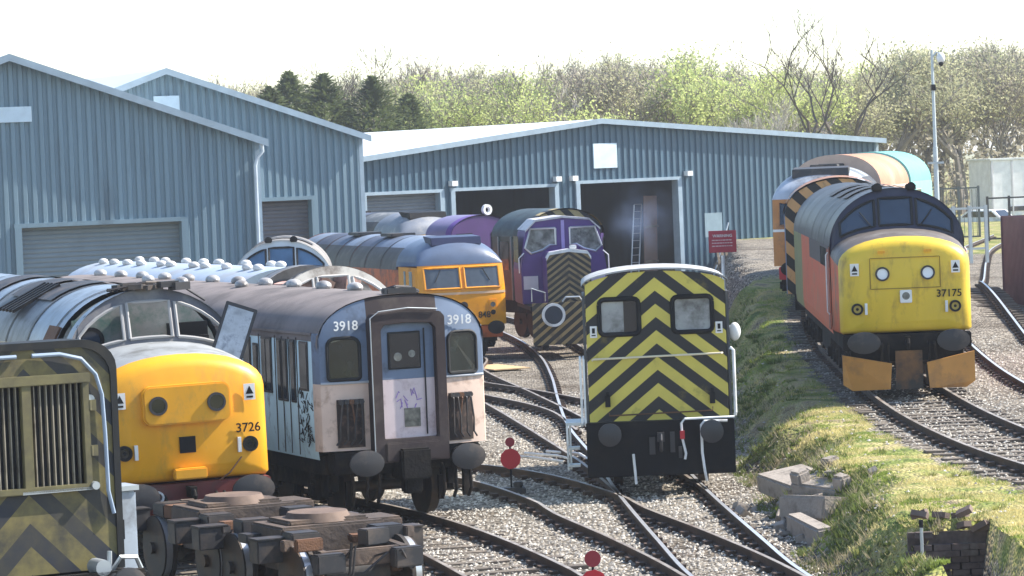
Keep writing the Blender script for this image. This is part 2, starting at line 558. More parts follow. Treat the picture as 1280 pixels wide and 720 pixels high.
        if st.get('panel'):
            b.box((.0, -.04, 1.74), (.24, .03, .24)); b.build('socket_hole', M['black'], root)
            b = MB(); b.box((0, -.1, 1.32), (.5, .16, .16)); b.build('coupling_cover', nm, root, bevel=.02)
            b = MB(); b.ring((-.5, 1.0), .06, .09, -.12, -.02, 16); b.build('pipe_socket', M['white'], root, True)
            b = MB(); b.tube([(.45, -.06, 1.18), (.6, -.09, 1.28), (.8, -.07, 1.5)], .012, 5); b.build('hanging_cable', M['rust'], root)
        else:
            b.box((.0, -.06, 1.9), (.23, .06, .25)); h = b.build('headlight', M['white'], root, bevel=.01)
            b = MB(); b.cyl((0, -.095, 1.91), (0, -.088, 1.91), .075, n=16); b.build('lens', M['glass_pale'], h)
        text(st['number'], st.get('nsize', .2), (st.get('nx', .84), -.05, st.get('nz', 1.93)), M['black'], root, 'number')
    # buffer beam and gear
    b = MB(); b.box((0, .16, 1.02), (2.5, .3, .3)).box((0, .35, .78), (2.2, .3, .3)); b.build('buffer_beam', st.get('beam', M['under']), root, bevel=.02)
    buffer_pair(root, 1.04, -.45, .32, .215)
    b = MB(); b.box((0, -.1, 1.05), (.1, .35, .16)).tube([(0, -.28, 1.08), (0, -.34, 1.0), (0, -.3, .9), (0, -.2, .9)], .03)
    for x in (-.5, -.38, .4, .52): b.tube([(x, 0, 1.0), (x, -.12, .95), (x * 1.03, -.14, .7), (x * .98, -.08, .45)], .025)
    b.build('coupling_gear', M['under'], root)
    if st.get('plough'):
        for sx in (-1, 1):
            b = MB()
            p = [(sx * .34, .62), (sx * 1.28, .80), (sx * 1.28, .22), (sx * 1.1, .1), (sx * .38, .12)]
            vs = [(x, -.38 + (.2 if abs(x) > .8 else 0), z) for x, z in p] + [(x, -.3 + (.2 if abs(x) > .8 else 0), z) for x, z in p]
            b.add(vs, [(0, 1, 2, 3, 4), (9, 8, 7, 6, 5)] + [(i, (i + 1) % 5, 5 + (i + 1) % 5, 5 + i) for i in range(5)])
            b.build('snowplough_blade', st['plough'], root)
        b = MB(); b.box((0, -.25, .48), (.52, .06, .75)); b.build('centre_plough', mat('plough_dark_orange', (.2, .09, .025), .7, dirt=(.03, .025, .02), dirt_amt=.7), root)
    b = MB(); b.box((0, L / 2, .95), (2.3, L - 1, .3)); b.box((0, L / 2, .72), (2.2, 3.6, .6)); b.build('underframe', M['under'], root)
    bogie(root, 3.6); 
    if L > 14: bogie(root, L - 3.6)
    return root

# ------------------------------------------------------------------ flat-fronted big diesel
def flat_loco(label, loc, rz, st, ry=0.):
    root = thing('diesel_locomotive', label, 'locomotive', loc, rz, ry=ry)
    L = st.get('length', 17)
    hw, zs, zt, zb = 1.33, 2.92, 3.78, 1.12
    def yf(x, z):
        y = .0
        if z > 2.2: y += (z - 2.2) * .26
        y += .10 * (abs(x) / hw) ** 4
        return y
    xs = [-hw + 2 * hw * i / 16 for i in range(17)]
    b = MB()
    b.grid([[(x, yf(x, z), z) for x in xs] for z in (zb, 1.4, 1.8, 2.2, 2.5, 2.75, 2.96)])
    for sx in (-1, 1):
        b.grid([[(sx * hw, yf(hw, z), z), (sx * (hw + .02), .3 + yf(hw, z), z), (sx * (hw + .02), 2.3, z)] for z in (zb, 2.2, 2.9)])
    b.build('cab_shell', st['cab'], root, True, auto=50)
    b = MB()
    for x in (-.035, .035): pass
    b.grid([[(x, yf(x, z) - .012, z) for x in xs] for z in (2.06, 2.13)])
    b.build('cab_waist_strip', st.get('strip', M['white']), root, True)
    for sx in (-1, 1):
        x0, x1 = (.07, 1.16)
        xx = [sx * (x0 + (x1 - x0) * i / 6) for i in range(7)]
        lo = [(x, yf(x, 2.24) - .012, 2.24) for x in xx]; hi = [(x, yf(x, 2.86) - .012, 2.86) for x in xx]
        fr = MB(); lp = lo + hi[::-1]; fr.tube(lp + lp[:1], .035, 6)
        f = fr.build('windscreen', st.get('winframe', st['cab']), root)
        g = MB(); g.grid([lo, hi]); g.build('pane', st['glass'], f)
        if not st.get('far'):
            w = MB(); w.tube([(sx * .65, yf(.65, 2.82) - .04, 2.82), (sx * .85, yf(.8, 2.5) - .04, 2.45)], .012, 5); w.build('wiper', M['rubber'], f)
        for y, w_ in ((.95, .34), (1.6, .22)):
            g = MB(); g.box((sx * (hw + .024), y, 2.5), (.012, w_, .56)); g.build('cab_side_window', st['glass'], root)
    # roof dome
    b = MB()
    rows = []
    for i in range(7):
        w = (pi / 2) * i / 6
        k = sin(w)
        row = []
        for x, z in arch(hw + .01, 2.9, zt, 16):
            zz = 2.95 + (z - 2.95) * k if z > 2.95 else 2.95
            row.append((x, yf(x, 2.95) + 1.0 * (1 - cos(w)) * ((z - 2.9) / (zt - 2.9)) ** .6 - .01, zz))
        rows.append(row)
    b.grid(rows)
    b.grid([rows[-1], [(x, 2.6, z) for x, z in arch(hw + .01, 2.9, zt, 16)]])
    b.build('roof_dome', st['dome'], root, True, auto=60)
    b = MB()
    b.prismx([(.55, 3.52), (.9, 3.4), (1.5, zt + .03), (.6, zt - .02)], -.78, .78)
    b.build('route_indicator_box', st['visor'], root, bevel=.02)
    y = 2.604
    i = 0
    while y < L - .1:
        y2 = min(L, y + 1.9)
        b = MB()
        rr = arch(hw, zs - .12, zt, 30)
        up = [q for q in rr if q[1] > 3.42]
        b.grid([[(x, y, z) for x, z in up], [(x, y2 - .03, z) for x, z in up]])
        b.build('roof_panel', st['roofs'][i % len(st['roofs'])], root, True, auto=60)
        for sx in (-1, 1):
            lo_ = [q for q in rr if q[0] * sx > 0 and q[1] < 3.5 and q[1] <= min(p[1] for p in up) + .001 or (q in up and q[1] == min(p[1] for p in up) and q[0] * sx > 0)]
            b = MB(); b.grid([[(x, y, z) for x, z in lo_], [(x, y2 - .03, z) for x, z in lo_]])
            b.build('roof_side_panel', st.get('roofside', M['darkmetal']), root, True, auto=60)
        y = y2; i += 1
    b = MB()
    y = 4.5
    while y < L:
        rr = arch(hw + .012, zs - .12, zt + .015, 22)
        b.grid([[(x, y - .06, z) for x, z in rr], [(x, y + .03, z) for x, z in rr]]); y += 1.9
    b.build('roof_ribs', M['darkmetal'], root, True)
    b = MB()
    for y in (6.4, 10.5):
        b.box((-.2, y, zt + .02), (.8, 1.3, .1))
    b.build('roof_grille', M['darkmetal'], root, bevel=.02)
    b = MB()
    for sx in (-1, 1): b.grid([[(sx * hw, y, z) for z in (zb, 2.0, zs - .12)] for y in (2.3, L)])
    b.prism([(-hw, zb)] + arch(hw, zs - .12, zt) + [(hw, zb)], L, L + .03)
    b.build('bodyside', st['body'], root)
    for sx in (-1, 1):
        b = MB(); b.box((sx * .9, .02, 1.62), (.24, .05, .5)); b.build('lamp_cluster', st['cab'], root, bevel=.015)
        for dz in (-.13, .1):
            b = MB(); b.cyl((sx * .9, -.03, 1.62 + dz), (sx * .9, 0, 1.62 + dz), .075, n=14); b.build('lamp', M['glass_pale'] if dz > 0 else M['black'], root)
    b = MB(); b.ring((0, 1.72), .03, .12, -.03, .02, 18); b.build('headlight', M['darkmetal'], root, True)
    if st.get('number'): text(st['number'], .26, (.62, -.03, 1.42), M['black'], root, 'number')
    b = MB(); b.box((0, .25, .92), (2.4, .4, .36)); b.build('buffer_beam', st.get('beam', M['red']), root, bevel=.02)
    buffer_pair(root, 1.05, -.42, .26, .2, M['black'])
    b = MB()
    for x in (-.45, -.3, .3, .45): b.tube([(x, .05, .95), (x, -.12, .9), (x, -.14, .6), (x * .9, -.05, .35)], .03)
    b.build('coupling_gear', M['under'], root)
    b = MB(); b.box((0, L / 2, .85), (2.3, L - 1, .5)); b.build('underframe', M['under'], root)
    bogie(root, 3.2)
    if L > 14: bogie(root, L - 3.2)
    return root
# ------------------------------------------------------------------ electric multiple unit driving coach
def roof_vents(root, ys, offs, zs, zt, hw, m, r=.13, long=1.6, name='roof_ventilator', p=2.):
    for y in ys:
        for x in offs:
            b = MB()
            z = arch_z(x, hw, zs, zt, p)
            b.cyl((x, y, z - .05), (x, y, z + .05), r * .8, r * .7, n=12)
            b.sphere((x, y, z + .045), r, 12, 8, (1, long * random.uniform(.85, 1.15), .72))
            b.build(name, m, root, True)

def emu(loc, rz):
    root = thing('electric_passenger_coach', 'derelict blue and cream passenger coach with an end gangway door, numbered 3918', 'train coach', loc, rz)
    L = 20.0; hw = 1.41; ze = 3.06; zt = 3.64; zf = 1.2
    blue = mat('faded_blue_paint', (.135, .18, .26), .6, var=.15, dirt=(.08, .1, .14), dirt_amt=.2, dirt_scale=3)
    cream = mat('faded_cream_paint', (.68, .51, .41), .65, var=.1, dirt=(.3, .18, .12), dirt_amt=.2, dirt_scale=2.4)
    ply = mat('door_cream_paint', (.64, .53, .53), .65, var=.1, dirt=(.3, .2, .2), dirt_amt=.2)
    brown = mat('gangway_brown', (.035, .022, .022), .75, dirt=(.08, .06, .05), dirt_amt=.3)
    side = mat('flaking_pale_blue', (.60, .80, .87), .65, var=.1, dirt=(.1, .13, .14), dirt_amt=.14, dirt_scale=3.2, stretch=(1, 1, .6))
    roofm = mat('dusty_brown_roof', (.19, .16, .15), .85, var=.12, dirt=(.09, .075, .07), dirt_amt=.35, dirt_scale=.8)
    dark = M['glass']
    def top(x): return arch_z(x, hw, ze - .25, zt, 2.4)
    def yf(x): return .16 * (abs(x) / hw) ** 2.5
    def front(x0, x1, z0, z1f, nx=10):
        b = MB()
        xs = [x0 + (x1 - x0) * i / nx for i in range(nx + 1)]
        rows = []
        for k in range(5):
            rows.append([(x, yf(x) + (.18 * max(0, (z0 + (z1f(x) - z0) * k / 4) - 2.95) if True else 0), z0 + (z1f(x) - z0) * k / 4) for x in xs])
        b.grid(rows)
        return b
    for sx in (-1, 1):
        a, c = (sx * .6, sx * 1.39)
        front(a, c, zf, lambda x: 2.28).build('end_panel_lower', cream, root, True)
        front(a, c, 2.28, top).build('end_panel_upper', blue, root, True)
        b = MB(); b.tube([(sx * (.62 + .77 * i / 6), yf(.62 + .77 * i / 6) - .01, 2.285) for i in range(7)], .022, 6)
        b.build('waist_moulding', mat('moulding_grey', (.4, .42, .45), .5), root, True)
        # corner post wraps round to the side
        b = MB(); b.grid([[(sx * 1.39, yf(1.39), z), (sx * 1.43, yf(1.39) + .07, z), (sx * 1.43, .42, z)] for z in (zf, 2.28)]); b.build('corner_panel_lower', cream, root, True)
        b = MB(); b.grid([[(sx * 1.39, yf(1.39) + .18 * max(0, z - 2.95), z), (sx * 1.43, yf(1.39) + .07 + .18 * max(0, z - 2.95), z), (sx * 1.43, .42, z)] for z in (2.28, 2.95, 3.09)]); b.build('corner_panel_upper', blue, root, True)
        # cab window with rounded upper corner
        pts = []
        x0, x1, z0, z1, r = .76, 1.27, 2.34, 3.0, .13
        for cx, cz, a0 in ((x1 - r, z1 - r, 0), (x0 + r, z1 - r, 90), (x0 + .05, z0 + .05, 180), (x1 - .05, z0 + .05, 270)):
            rr = r if a0 < 180 else .05
            for i in range(5):
                t = radians(a0 + 22.5 * i); pts.append((sx * (cx + rr * cos(t)), cz + rr * sin(t)))
        ring = [(x, yf(x) - .012 + .18 * max(0, z - 2.95), z) for x, z in pts]
        f = MB(); f.tube(ring + ring[:1], .03, 6); fo = f.build('cab_window', M['rubber'], root, True)
        g = MB(); g.add([(x, y, z) for x, y, z in ring], [tuple(range(len(ring)))]); g.build('pane', mat('green_black_glass', (.016, .022, .02), .1, var=.5, scale=5, spec=.8), fo)
        # jumper recess with hanging cables
        b = MB(); b.grid([[(sx * x, yf(x) - .014, z) for x in (.72, .85, 1.0, 1.16)] for z in (1.25, 2.02)]); h = b.build('jumper_recess', mat('recess_dark_brown', (.045, .03, .025), .8, var=.4, scale=6, dirt=(.16, .10, .07), dirt_amt=.3, dirt_scale=6), root)  # flat dark brown panel just proud of the end sheet
        for k, x in enumerate((.78, .86, .94, 1.02, 1.1)):
            b = MB()
            xe = x + .05 * sin(k * 2.1)
            b.tube([(sx * x, yf(x) - .03, 2.0), (sx * x, yf(x) - .11, 1.93), (sx * xe, yf(x) - .1, 1.6), (sx * xe, yf(x) - .08, 1.38), (sx * (xe + .06), yf(x) - .05, 1.3)], .016, 6)
            b.cyl((sx * x, yf(x) - .1, 1.98), (sx * x, yf(x) - .02, 1.98), .045, n=8)
            b.build('jumper_cable', M['darkmetal'] if k != 2 else M['rust'], h, True)
        text('3918', .21, (sx * .97, yf(.97) + .18 * .26 - .075, 3.19), M['white'], root, 'number')
    front(-.6, .6, 3.2, top).build('end_dome_panel', brown, root, True)
    # gangway frame
    b = MB()
    yo = -.2
    outer = [(-.63, .98), (-.63, 3.28), (-.56, 3.36), (0, 3.42), (.56, 3.36), (.63, 3.28), (.63, .98)]
    inner = [(-.46, 1.36), (-.46, 3.1), (-.4, 3.18), (0, 3.2), (.4, 3.18), (.46, 3.1), (.46, 1.36)]
    n = len(outer)
    vs = [(x, yo, z) for x, z in outer] + [(x, yo, z) for x, z in inner] + [(x, .05, z) for x, z in outer] + [(x, .05, z) for x, z in inner]
    fs = []
    for i in range(n):
        j = (i + 1) % n
        fs += [(i, j, n + j, n + i), (2 * n + i, 3 * n + i, 3 * n + j, 2 * n + j), (i, 2 * n + i, 2 * n + j, j), (n + i, n + j, 3 * n + j, 3 * n + i)]
    b.add(vs, fs)
    gw = b.build('gangway_frame', brown, root, bevel=.012)
    b = MB(); b.tube([(-.64, yo - .02, 1.1), (-.645, yo - .02, 3.30), (-.5, yo - .02, 3.40), (0, yo - .02, 3.44), (.5, yo - .02, 3.40)], .010, 6); b.build('gangway_edge_trim', M['galv'], gw)
    b = MB(); b.box((0, -.06, 1.83), (.92, .04, .94)); dr = b.build('gangway_door', ply, root)
    b = MB(); b.prism([(-.46, 2.302), (.46, 2.302), (.46, 3.1), (.4, 3.18), (0, 3.2), (-.4, 3.18), (-.46, 3.1)], -.08, -.04); b.build('door_upper', blue, dr)
    b = MB(); b.box((-.04, -.09, 2.76), (.56, .02, .6)); b.build('window_frame', M['rubber'], dr, bevel=.01)
    b = MB(); b.box((-.04, -.103, 2.76), (.5, .008, .54)); b.build('window', M['glass'], dr)
    b = MB(); b.cyl((-.16, -.112, 2.66), (-.16, -.108, 2.66), .07, n=14).cyl((.08, -.112, 2.7), (.08, -.108, 2.7), .06, n=14); b.build('paper_stuck_inside_window', M['glass_pale'], dr)
    b = MB(); b.box((.3, -.1, 2.25), (.014, .03, 1.7)); b.build('door_edge', M['rubber'], dr)
    b = MB(); b.box((.06, -.085, 1.68), (.27, .02, .3)); b.build('vent_plate', mat('vent_plate', (.16, .15, .12), .7, var=.8, scale=9), dr)
    # graffiti scribble in purple
    random.seed(5)
    b = MB()
    for k in range(9):
        x = -.22 + .05 * k + random.uniform(-.03, .03); z = 1.93 + random.uniform(-.08, .12)
        b.tube([(x, -.084, z), (x + random.uniform(-.05, .08), -.084, z + random.uniform(-.1, .12)), (x + random.uniform(-.02, .1), -.084, z + random.uniform(-.12, .1))], .008, 4)
    b.build('purple_scrawl', mat('purple_spray', (.32, .2, .5), .7), dr)
    b = MB(); b.box((0, -.12, 1.15), (.92, .24, .3)); b.build('gangway_step', brown, gw, bevel=.02)
    # sides
    sm = side
    zwin = (2.2, 2.85)
    for sx in (-1, 1):
        b = MB(); b.grid([[(sx * 1.36, y, 1.05), (sx * 1.42, y, 1.5), (sx * 1.43, y, 2.2), (sx * 1.42, y, 2.9), (sx * hw, y, ze)] for y in (.42, L)])
        b.build('bodyside', sm, root, True)
        b = MB(); b.box((sx * 1.43, L / 2 + .2, ze + .02), (.05, L - .4, .04)); b.build('gutter', roofm, root)
        y = .75; k = 0
        fr = mat('window_surround', (.03, .04, .045), .5) if sx < 0 else None
        wins = [(.82, .34, 2.55, .72), (1.38, .17, 2.45, .95), (1.78, .15, 2.45, .95), (2.08, .15, 2.45, .95), (2.62, .2, 2.5, .85), (2.88, .2, 2.5, .85), (3.35, .18, 2.5, .6), (3.8, .3, 2.5, .8), (4.5, .3, 2.5, .8), (5.2, .3, 2.5, .8), (5.9, .5, 2.52, .8), (6.7, .5, 2.52, .8), (8.0, .4, 2.5, 1.), (9.6, .75, 2.52, .8), (10.5, .75, 2.52, .8), (11.6, .4, 2.5, 1.), (13.2, .75, 2.52, .8), (14.1, .75, 2.52, .8), (15.2, .4, 2.5, 1.), (17, .75, 2.52, .8), (17.9, .75, 2.52, .8)]
        for yy, w, z, h in wins:
            b = MB(); b.box((sx * 1.436, yy, z), (.02, w + .08, h + .08)); f = b.build('side_window', M['darkmetal'], root, bevel=.008)
            b = MB(); b.box((sx * 1.449, yy, z), (.008, w, h)); b.build('pane', M['glass'], f)
        for yy in (1.18, 1.58, 1.93, 2.3, 3.15, 4.02, 5.0, 7.6, 8.4, 11.2, 12.0):
            b = MB(); b.box((sx * 1.434, yy, 2.05), (.012, .02, 1.9)); b.build('door_edge', M['darkmetal'], root)
        b = MB(); random.seed(3)
        for q in range(46):
            y0 = .5 + random.random() * .65; z0 = 1.3 + random.random() * .8
            b.tube([(sx * 1.436, y0, z0), (sx * 1.436, y0 + random.uniform(-.1, .1), z0 + random.uniform(-.12, .12)), (sx * 1.436, y0 + random.uniform(-.15, .15), z0 + random.uniform(-.1, .1))], .008, 3)
        b.build('graffiti', M['black'], root)
    b = MB()
    ys = [-.02] + [.25, .6, 1.2, L]
    rows = []
    for y in ys:
        drop = {-.02: .0, .25: .0}.get(y, 0)
        rows.append([(x, y + (yf(x) + .18 * max(0, z - 2.95) if y < .1 else 0), z) for x, z in arch(hw + .02, ze - .25 if y < .1 else ze - .1, zt + .02, 20, 2.4 if y < .1 else 2.2)])
    b.grid(rows)
    b.prism([(-hw, 1.05)] + arch(hw, ze, zt) + [(hw, 1.05)], L, L + .03)
    b.build('roof', roofm, root, True, auto=60)
    vm = mat('vent_pale_grey', (.42, .41, .4), .5, dirt=(.15, .13, .12), dirt_amt=.35)
    roof_vents(root, [2.6 + i * 1.62 for i in range(11)], (.12,), ze - .1, zt + .02, hw, vm, .13)
    roof_vents(root, [7.5, 11.3, 13.6], (-.32,), ze - .1, zt + .02, hw, vm, .12)
    b = MB(); b.tube([(-.2, .35, zt + .06), (-.05, .2, zt + .12), (.2, .25, zt + .1), (.45, .5, zt + .02)], .045); b.box((.05, .3, zt + .06), (.5, .3, .1)); b.build('roof_horn_box', M['darkmetal'], root, bevel=.02)
    # underframe
    b = MB(); b.box((0, .2, 1.0), (2.5, .35, .36)); b.build('buffer_beam', M['under'], root, bevel=.02)
    buffer_pair(root, 1.02, -.45, .29, .21)
    b = MB(); b.box((0, L / 2, .95), (2.5, L - 1, .3)); b.box((0, 10, .65), (2.2, 5, .5)); b.build('underframe', M['under'], root)
    b = MB(); b.box((0, -.12, .95), (.5, .5, .5)); b.box((0, -.1, .62), (.3, .25, .3)); b.build('coupler', M['under'], root, bevel=.03)
    b = MB()
    for x in (-.75, -.55, .55, .75, 1.0):
        b.tube([(x, 0, .9), (x, -.1, .8), (x * 1.02, -.1, .5), (x, 0, .35)], .03)
    b.box((1.0, .1, .6), (.1, .1, .5)); b.build('brake_hoses', M['under'], root)
    bogie(root, 2.6, 2.6, 2, .5); bogie(root, L - 2.8, 2.6, 2, .5)
    return root

def coach(name, label, loc, rz, L, roofm, sidem, z=3.8, vents=(), windows=None, ventm=None, ry=0., end=None, vlong=1.5, vr=.14):
    root = thing(name, label, 'train coach', loc, rz, ry=ry)
    hw, ze = 1.4, 3.05
    b = MB()
    rows = [[(x, y, zz) for x, zz in arch(hw, ze - .12, z, 20, 2.2)] for y in (0, L)]
    b.grid(rows); b.build('roof', roofm, root, True, auto=60)
    for sx in (-1, 1):
        b = MB(); b.grid([[(sx * 1.36, y, 1.05), (sx * 1.42, y, 1.6), (sx * 1.42, y, 2.8), (sx * hw, y, ze - .1)] for y in (0, L)]); b.build('bodyside', sidem, root, True)
        y = 1.2
        while windows and y < L - 1:
            b = MB(); b.box((sx * 1.425, y, 2.35), (.02, 1.05, .75)); f = b.build('side_window', windows[1], root, bevel=.01)
            b = MB(); b.box((sx * 1.437, y, 2.35), (.008, .95, .66)); b.build('pane', windows[0], f)
            y += 1.7
    b = MB(); b.prism([(-1.37, 1.05), (-hw, ze - .12)] + arch(hw, ze - .12, z, 18, 2.2)[1:-1] + [(hw, ze - .12), (1.37, 1.05)], .001, .04)
    b.prism([(-1.37, 1.05), (-hw, ze - .12)] + arch(hw, ze - .12, z, 18, 2.2)[1:-1] + [(hw, ze - .12), (1.37, 1.05)], L - .04, L - .001)
    b.build('end_wall', end or sidem, root)
    b = MB(); b.box((0, L / 2, .9), (2.4, L - .6, .3)); b.build('underframe', M['under'], root)
    if vents:
        for x, ys in vents:
            roof_vents(root, ys, (x,), ze - .12, z, hw, ventm or M['white'], vr, vlong, p=2.2)
    bogie(root, 2.8, 2.6, 2, .5); bogie(root, L - 2.8, 2.6, 2, .5)
    buffer_pair(root, 1.05, -.45)
    return root
# ------------------------------------------------------------------ shunting locomotives
def striped_shunter(loc, rz):
    root = thing('shunting_locomotive', 'small shunting locomotive with bold black and yellow chevrons across its cab end', 'shunter', loc, rz)
    yb = (.62, .51, .09); kb = (.012, .011, .013)
    st = stripe_mat('cab_chevrons', kb, yb, .455, .80, .02, .5, 'chevron', .5, dirt=(.2, .15, .03), dirt_amt=.1)
    hw, zs, zt, zb = 1.22, 3.50, 3.73, 1.16
    wins = []
    # end sheet with two window holes, cut by columns
    xs = [-1.2, -1.05, -.98, -.36, -.28, -.1, .1, .28, .36, .98, 1.05, 1.2]
    xs = [-1.2, -.96, -.30, 0, .30, .96, 1.2]
    W0, W1 = 2.68, 3.25
    def top(x): return arch_z(x, hw, zs - .02, zt, 2.) if abs(x) < hw else zs
    b = MB()
    def col(x0, x1, z0, z1):
        n = 5
        for i in range(n):
            a = x0 + (x1 - x0) * i / n; c = x0 + (x1 - x0) * (i + 1) / n
            f0 = z0 if not callable(z0) else None
            za, zc = (z1(a), z1(c)) if callable(z1) else (z1, z1)
            b.add([(a, 0, z0), (c, 0, z0), (c, 0, zc), (a, 0, za)], [(0, 1, 2, 3)])
    for a, c in zip(xs, xs[1:]):
        m_ = abs(a + c) / 2
        if .3 < m_ < .96:
            col(a, c, zb, W0); col(a, c, W1, top)
        else: col(a, c, zb, top)
    b.build('cab_end_sheet', st, root)
    for sx in (-1, 1):
        pts = []
        x0, x1, z0, z1, r = .29, .97, W0 - .02, W1 + .02, .09
        for cx, cz, a0 in ((x1 - r, z1 - r, 0), (x0 + r, z1 - r, 90), (x0 + r, z0 + r, 180), (x1 - r, z0 + r, 270)):
            for i in range(4):
                t = radians(a0 + 30 * i); pts.append((sx * (cx + r * cos(t)), -.012, cz + r * sin(t)))
        f = MB(); f.tube(pts + pts[:1], .042, 6); fo = f.build('cab_window', M['black'], root, True)
        g = MB(); g.box((sx * .63, .03, (W0 + W1) / 2), (.68, .01, W1 - W0 + .02)); g.build('pane', mat('painted_reflection_glass', (.34, .36, .36), .12, var=.45, scale=1.3, spec=.9, dirt=(.06, .065, .065), dirt_amt=.4, dirt_scale=1.8), fo)  # pale blotchy base colour stands in for reflections in the pane
        if sx < 0:
            d = MB(); d.box((-.43, .02, 2.96), (.24, .012, .56)); d.build('open_window_leaf', M['glass'], fo)  # dark strip over the inner part of the left pane
        b = MB(); b.box((sx * 1.08, -.012, 2.72), (.12, .012, .2)); h = b.build('notice_plate', M['sticker'], root)
        b = MB(); b.box((sx * 1.08, -.021, 2.74), (.05, .005, .09)).box((sx * 1.08, -.021, 2.66), (.07, .005, .02)); b.build('notice_mark', M['black'], h)
    # cab sides, roof, hood
    b = MB()
    for sx in (-1, 1):
        b.box((sx * 1.235, 1.05, 2.25), (.045, 2.08, 2.18))
    b.build('cab_side_sheet', mat('cab_side_grey', (.05, .055, .06), .5, dirt=(.12, .1, .08)), root)
    b = MB(); rr = arch(hw + .045, zs, zt + .03, 18); r2 = arch(hw + .045, zs + .02, zt + .06, 18)
    b.grid([[(x, -.06, z) for x, z in r2], [(x, 2.2, z) for x, z in r2]]); b.grid([[(x, -.06, z) for x, z in rr], [(x, -.06, z) for x, z in r2]])
    b.grid([[(x, -.06, z) for x, z in rr], [(x, 2.2, z) for x, z in rr]])
    b.build('cab_roof', mat('pale_roof', (.42, .42, .41), .6, dirt=(.25, .24, .23)), root, True, auto=50)
    b = MB(); b.box((0, 2.15, 2.2), (2.4, .06, 2.1)); b.box((.2, 1.2, 1.9), (.5, .5, 1.3)).box((-.5, 1.0, 1.8), (.4, .4, 1.2)); b.build('cab_interior', mat('cab_green_lining', (.14, .16, .14), .8, var=.5), root)
    b = MB(); b.box((.5, .6, 2.6), (.34, .2, .5)); b.sphere((.62, .55, 2.78), .13); b.build('driver_seat', mat('blue_seat', (.02, .1, .28), .8), root)
    b = MB(); b.box((0, 4.6, 1.9), (1.3, 4.8, 1.4)); b.build('engine_bonnet', mat('bonnet_green', (.03, .06, .045), .5), root, bevel=.06)
    b = MB(); b.cyl((0, 5.6, 2.5), (0, 5.6, 3.2), .12, n=14); b.build('exhaust_stack', M['black'], root, True)
    # frame, buffer beam
    b = MB(); b.box((0, -.25, .70), (2.54, .1, .94)); b.build('buffer_beam', mat('beam_black', (.007, .007, .009), .5, dirt=(.016, .014, .013), dirt_amt=.3, spec=.15), root, bevel=.012)
    b = MB(); b.box((0, 3.4, 1.08), (2.5, 7.2, .12)); b.box((0, 3.4, .75), (1.2, 7.0, .6)); b.build('footplate', M['under'], root)
    b = MB(); b.box((0, -.1, 1.155), (2.5, .3, .02)); b.build('footplate_lip', M['darkmetal'], root)
    buffer_pair(root, .98, -.62, .2, .2, mat('buffer_dark', (.03, .03, .034), .4), half=.87)
    b = MB(); b.box((0, -.36, .9), (.12, .2, .16)).tube([(0, -.45, .95), (.0, -.5, .85), (0, -.46, .72), (0, -.4, .66)], .03); b.box((-.15, -.33, .75), (.1, .06, .3)).box((.2, -.33, .8), (.08, .06, .35)).box((.33, -.32, .62), (.06, .05, .2)); b.build('coupling', M['darkmetal'], root)
    wp = M['white']
    b = MB(); b.tube([(-1.12, -.05, 2.23), (-1.1, -.08, 2.25), (1.1, -.08, 2.28), (1.12, -.05, 2.28)], .018, 6); b.build('end_handrail', mat('handrail_cream', (.7, .62, .45), .5), root)
    b = MB(); b.tube([(-.86, -.06, 1.32), (-.86, -.08, 1.27), (.92, -.08, 1.30), (.92, -.06, 1.36)], .013, 6); b.build('lower_handrail', M['rust'], root)
    for x in (-.88, .92):
        b = MB(); b.box((x, -.05, 1.52), (.09, .07, .2)); b.box((x, -.06, 1.64), (.05, .05, .1)); b.build('lamp_bracket', M['black'], root)
    for x in (-1.33, -1.27):
        b = MB(); b.tube([(x, .05, 1.1), (x, .02, 1.15), (x, .02, 2.25), (x, .08, 2.3)], .022, 6); b.build('cab_side_handrail', wp, root)
    b = MB(); b.tube([(1.3, -.02, 1.2), (1.31, -.04, 1.25), (1.31, -.04, 2.32), (1.26, 0, 2.36)], .03, 6); b.build('cab_side_handrail', wp, root)
    b = MB(); b.tube([(1.28, -.12, 1.18), (.42, -.34, 1.19), (.36, -.36, 1.12), (.37, -.36, .85), (.42, -.38, .6), (.4, -.38, .5)], .022, 6); b.build('brake_pipe', wp, root, True)
    b = MB(); b.box((.37, -.37, .92), (.08, .06, .14)); b.build('pipe_cock', M['red'], root)
    b = MB(); b.tube([(1.15, -.3, 1.13), (.75, -.34, 1.14), (.7, -.36, 1.08), (.7, -.36, .6), (.73, -.4, .3), (.76, -.4, .12)], .024, 6); b.build('air_pipe', wp, root, True)
    b = MB(); b.tube([(-.48, -.34, .62), (-.46, -.34, .3), (-.45, -.34, .1)], .024, 6); b.build('guard_iron', wp, root, True)
    b = MB(); b.box((-1.45, .5, 1.14), (.34, .9, .05)); b.box((-1.5, .2, .72), (.22, .3, .04)).box((-1.5, .2, .42), (.22, .3, .04)); b.build('cab_step', M['galv'], root)
    for x, y in ((-1.6, .08), (-1.55, .32), (-1.6, .9)):
        b = MB(); b.box((x, y, .74), (.035, .03, .8)); b.build('step_stanchion', wp, root)
    b = MB(); b.sphere((1.36, .3, 2.62), .16, 16, 10, (.65, .5, 1)); b.cyl((1.24, .3, 2.7), (1.36, .3, 2.7), .03); b.build('round_white_lamp', wp, root, True)
    for y in (.9, 2.9, 4.9): wheelset(root, y, .54)
    return root

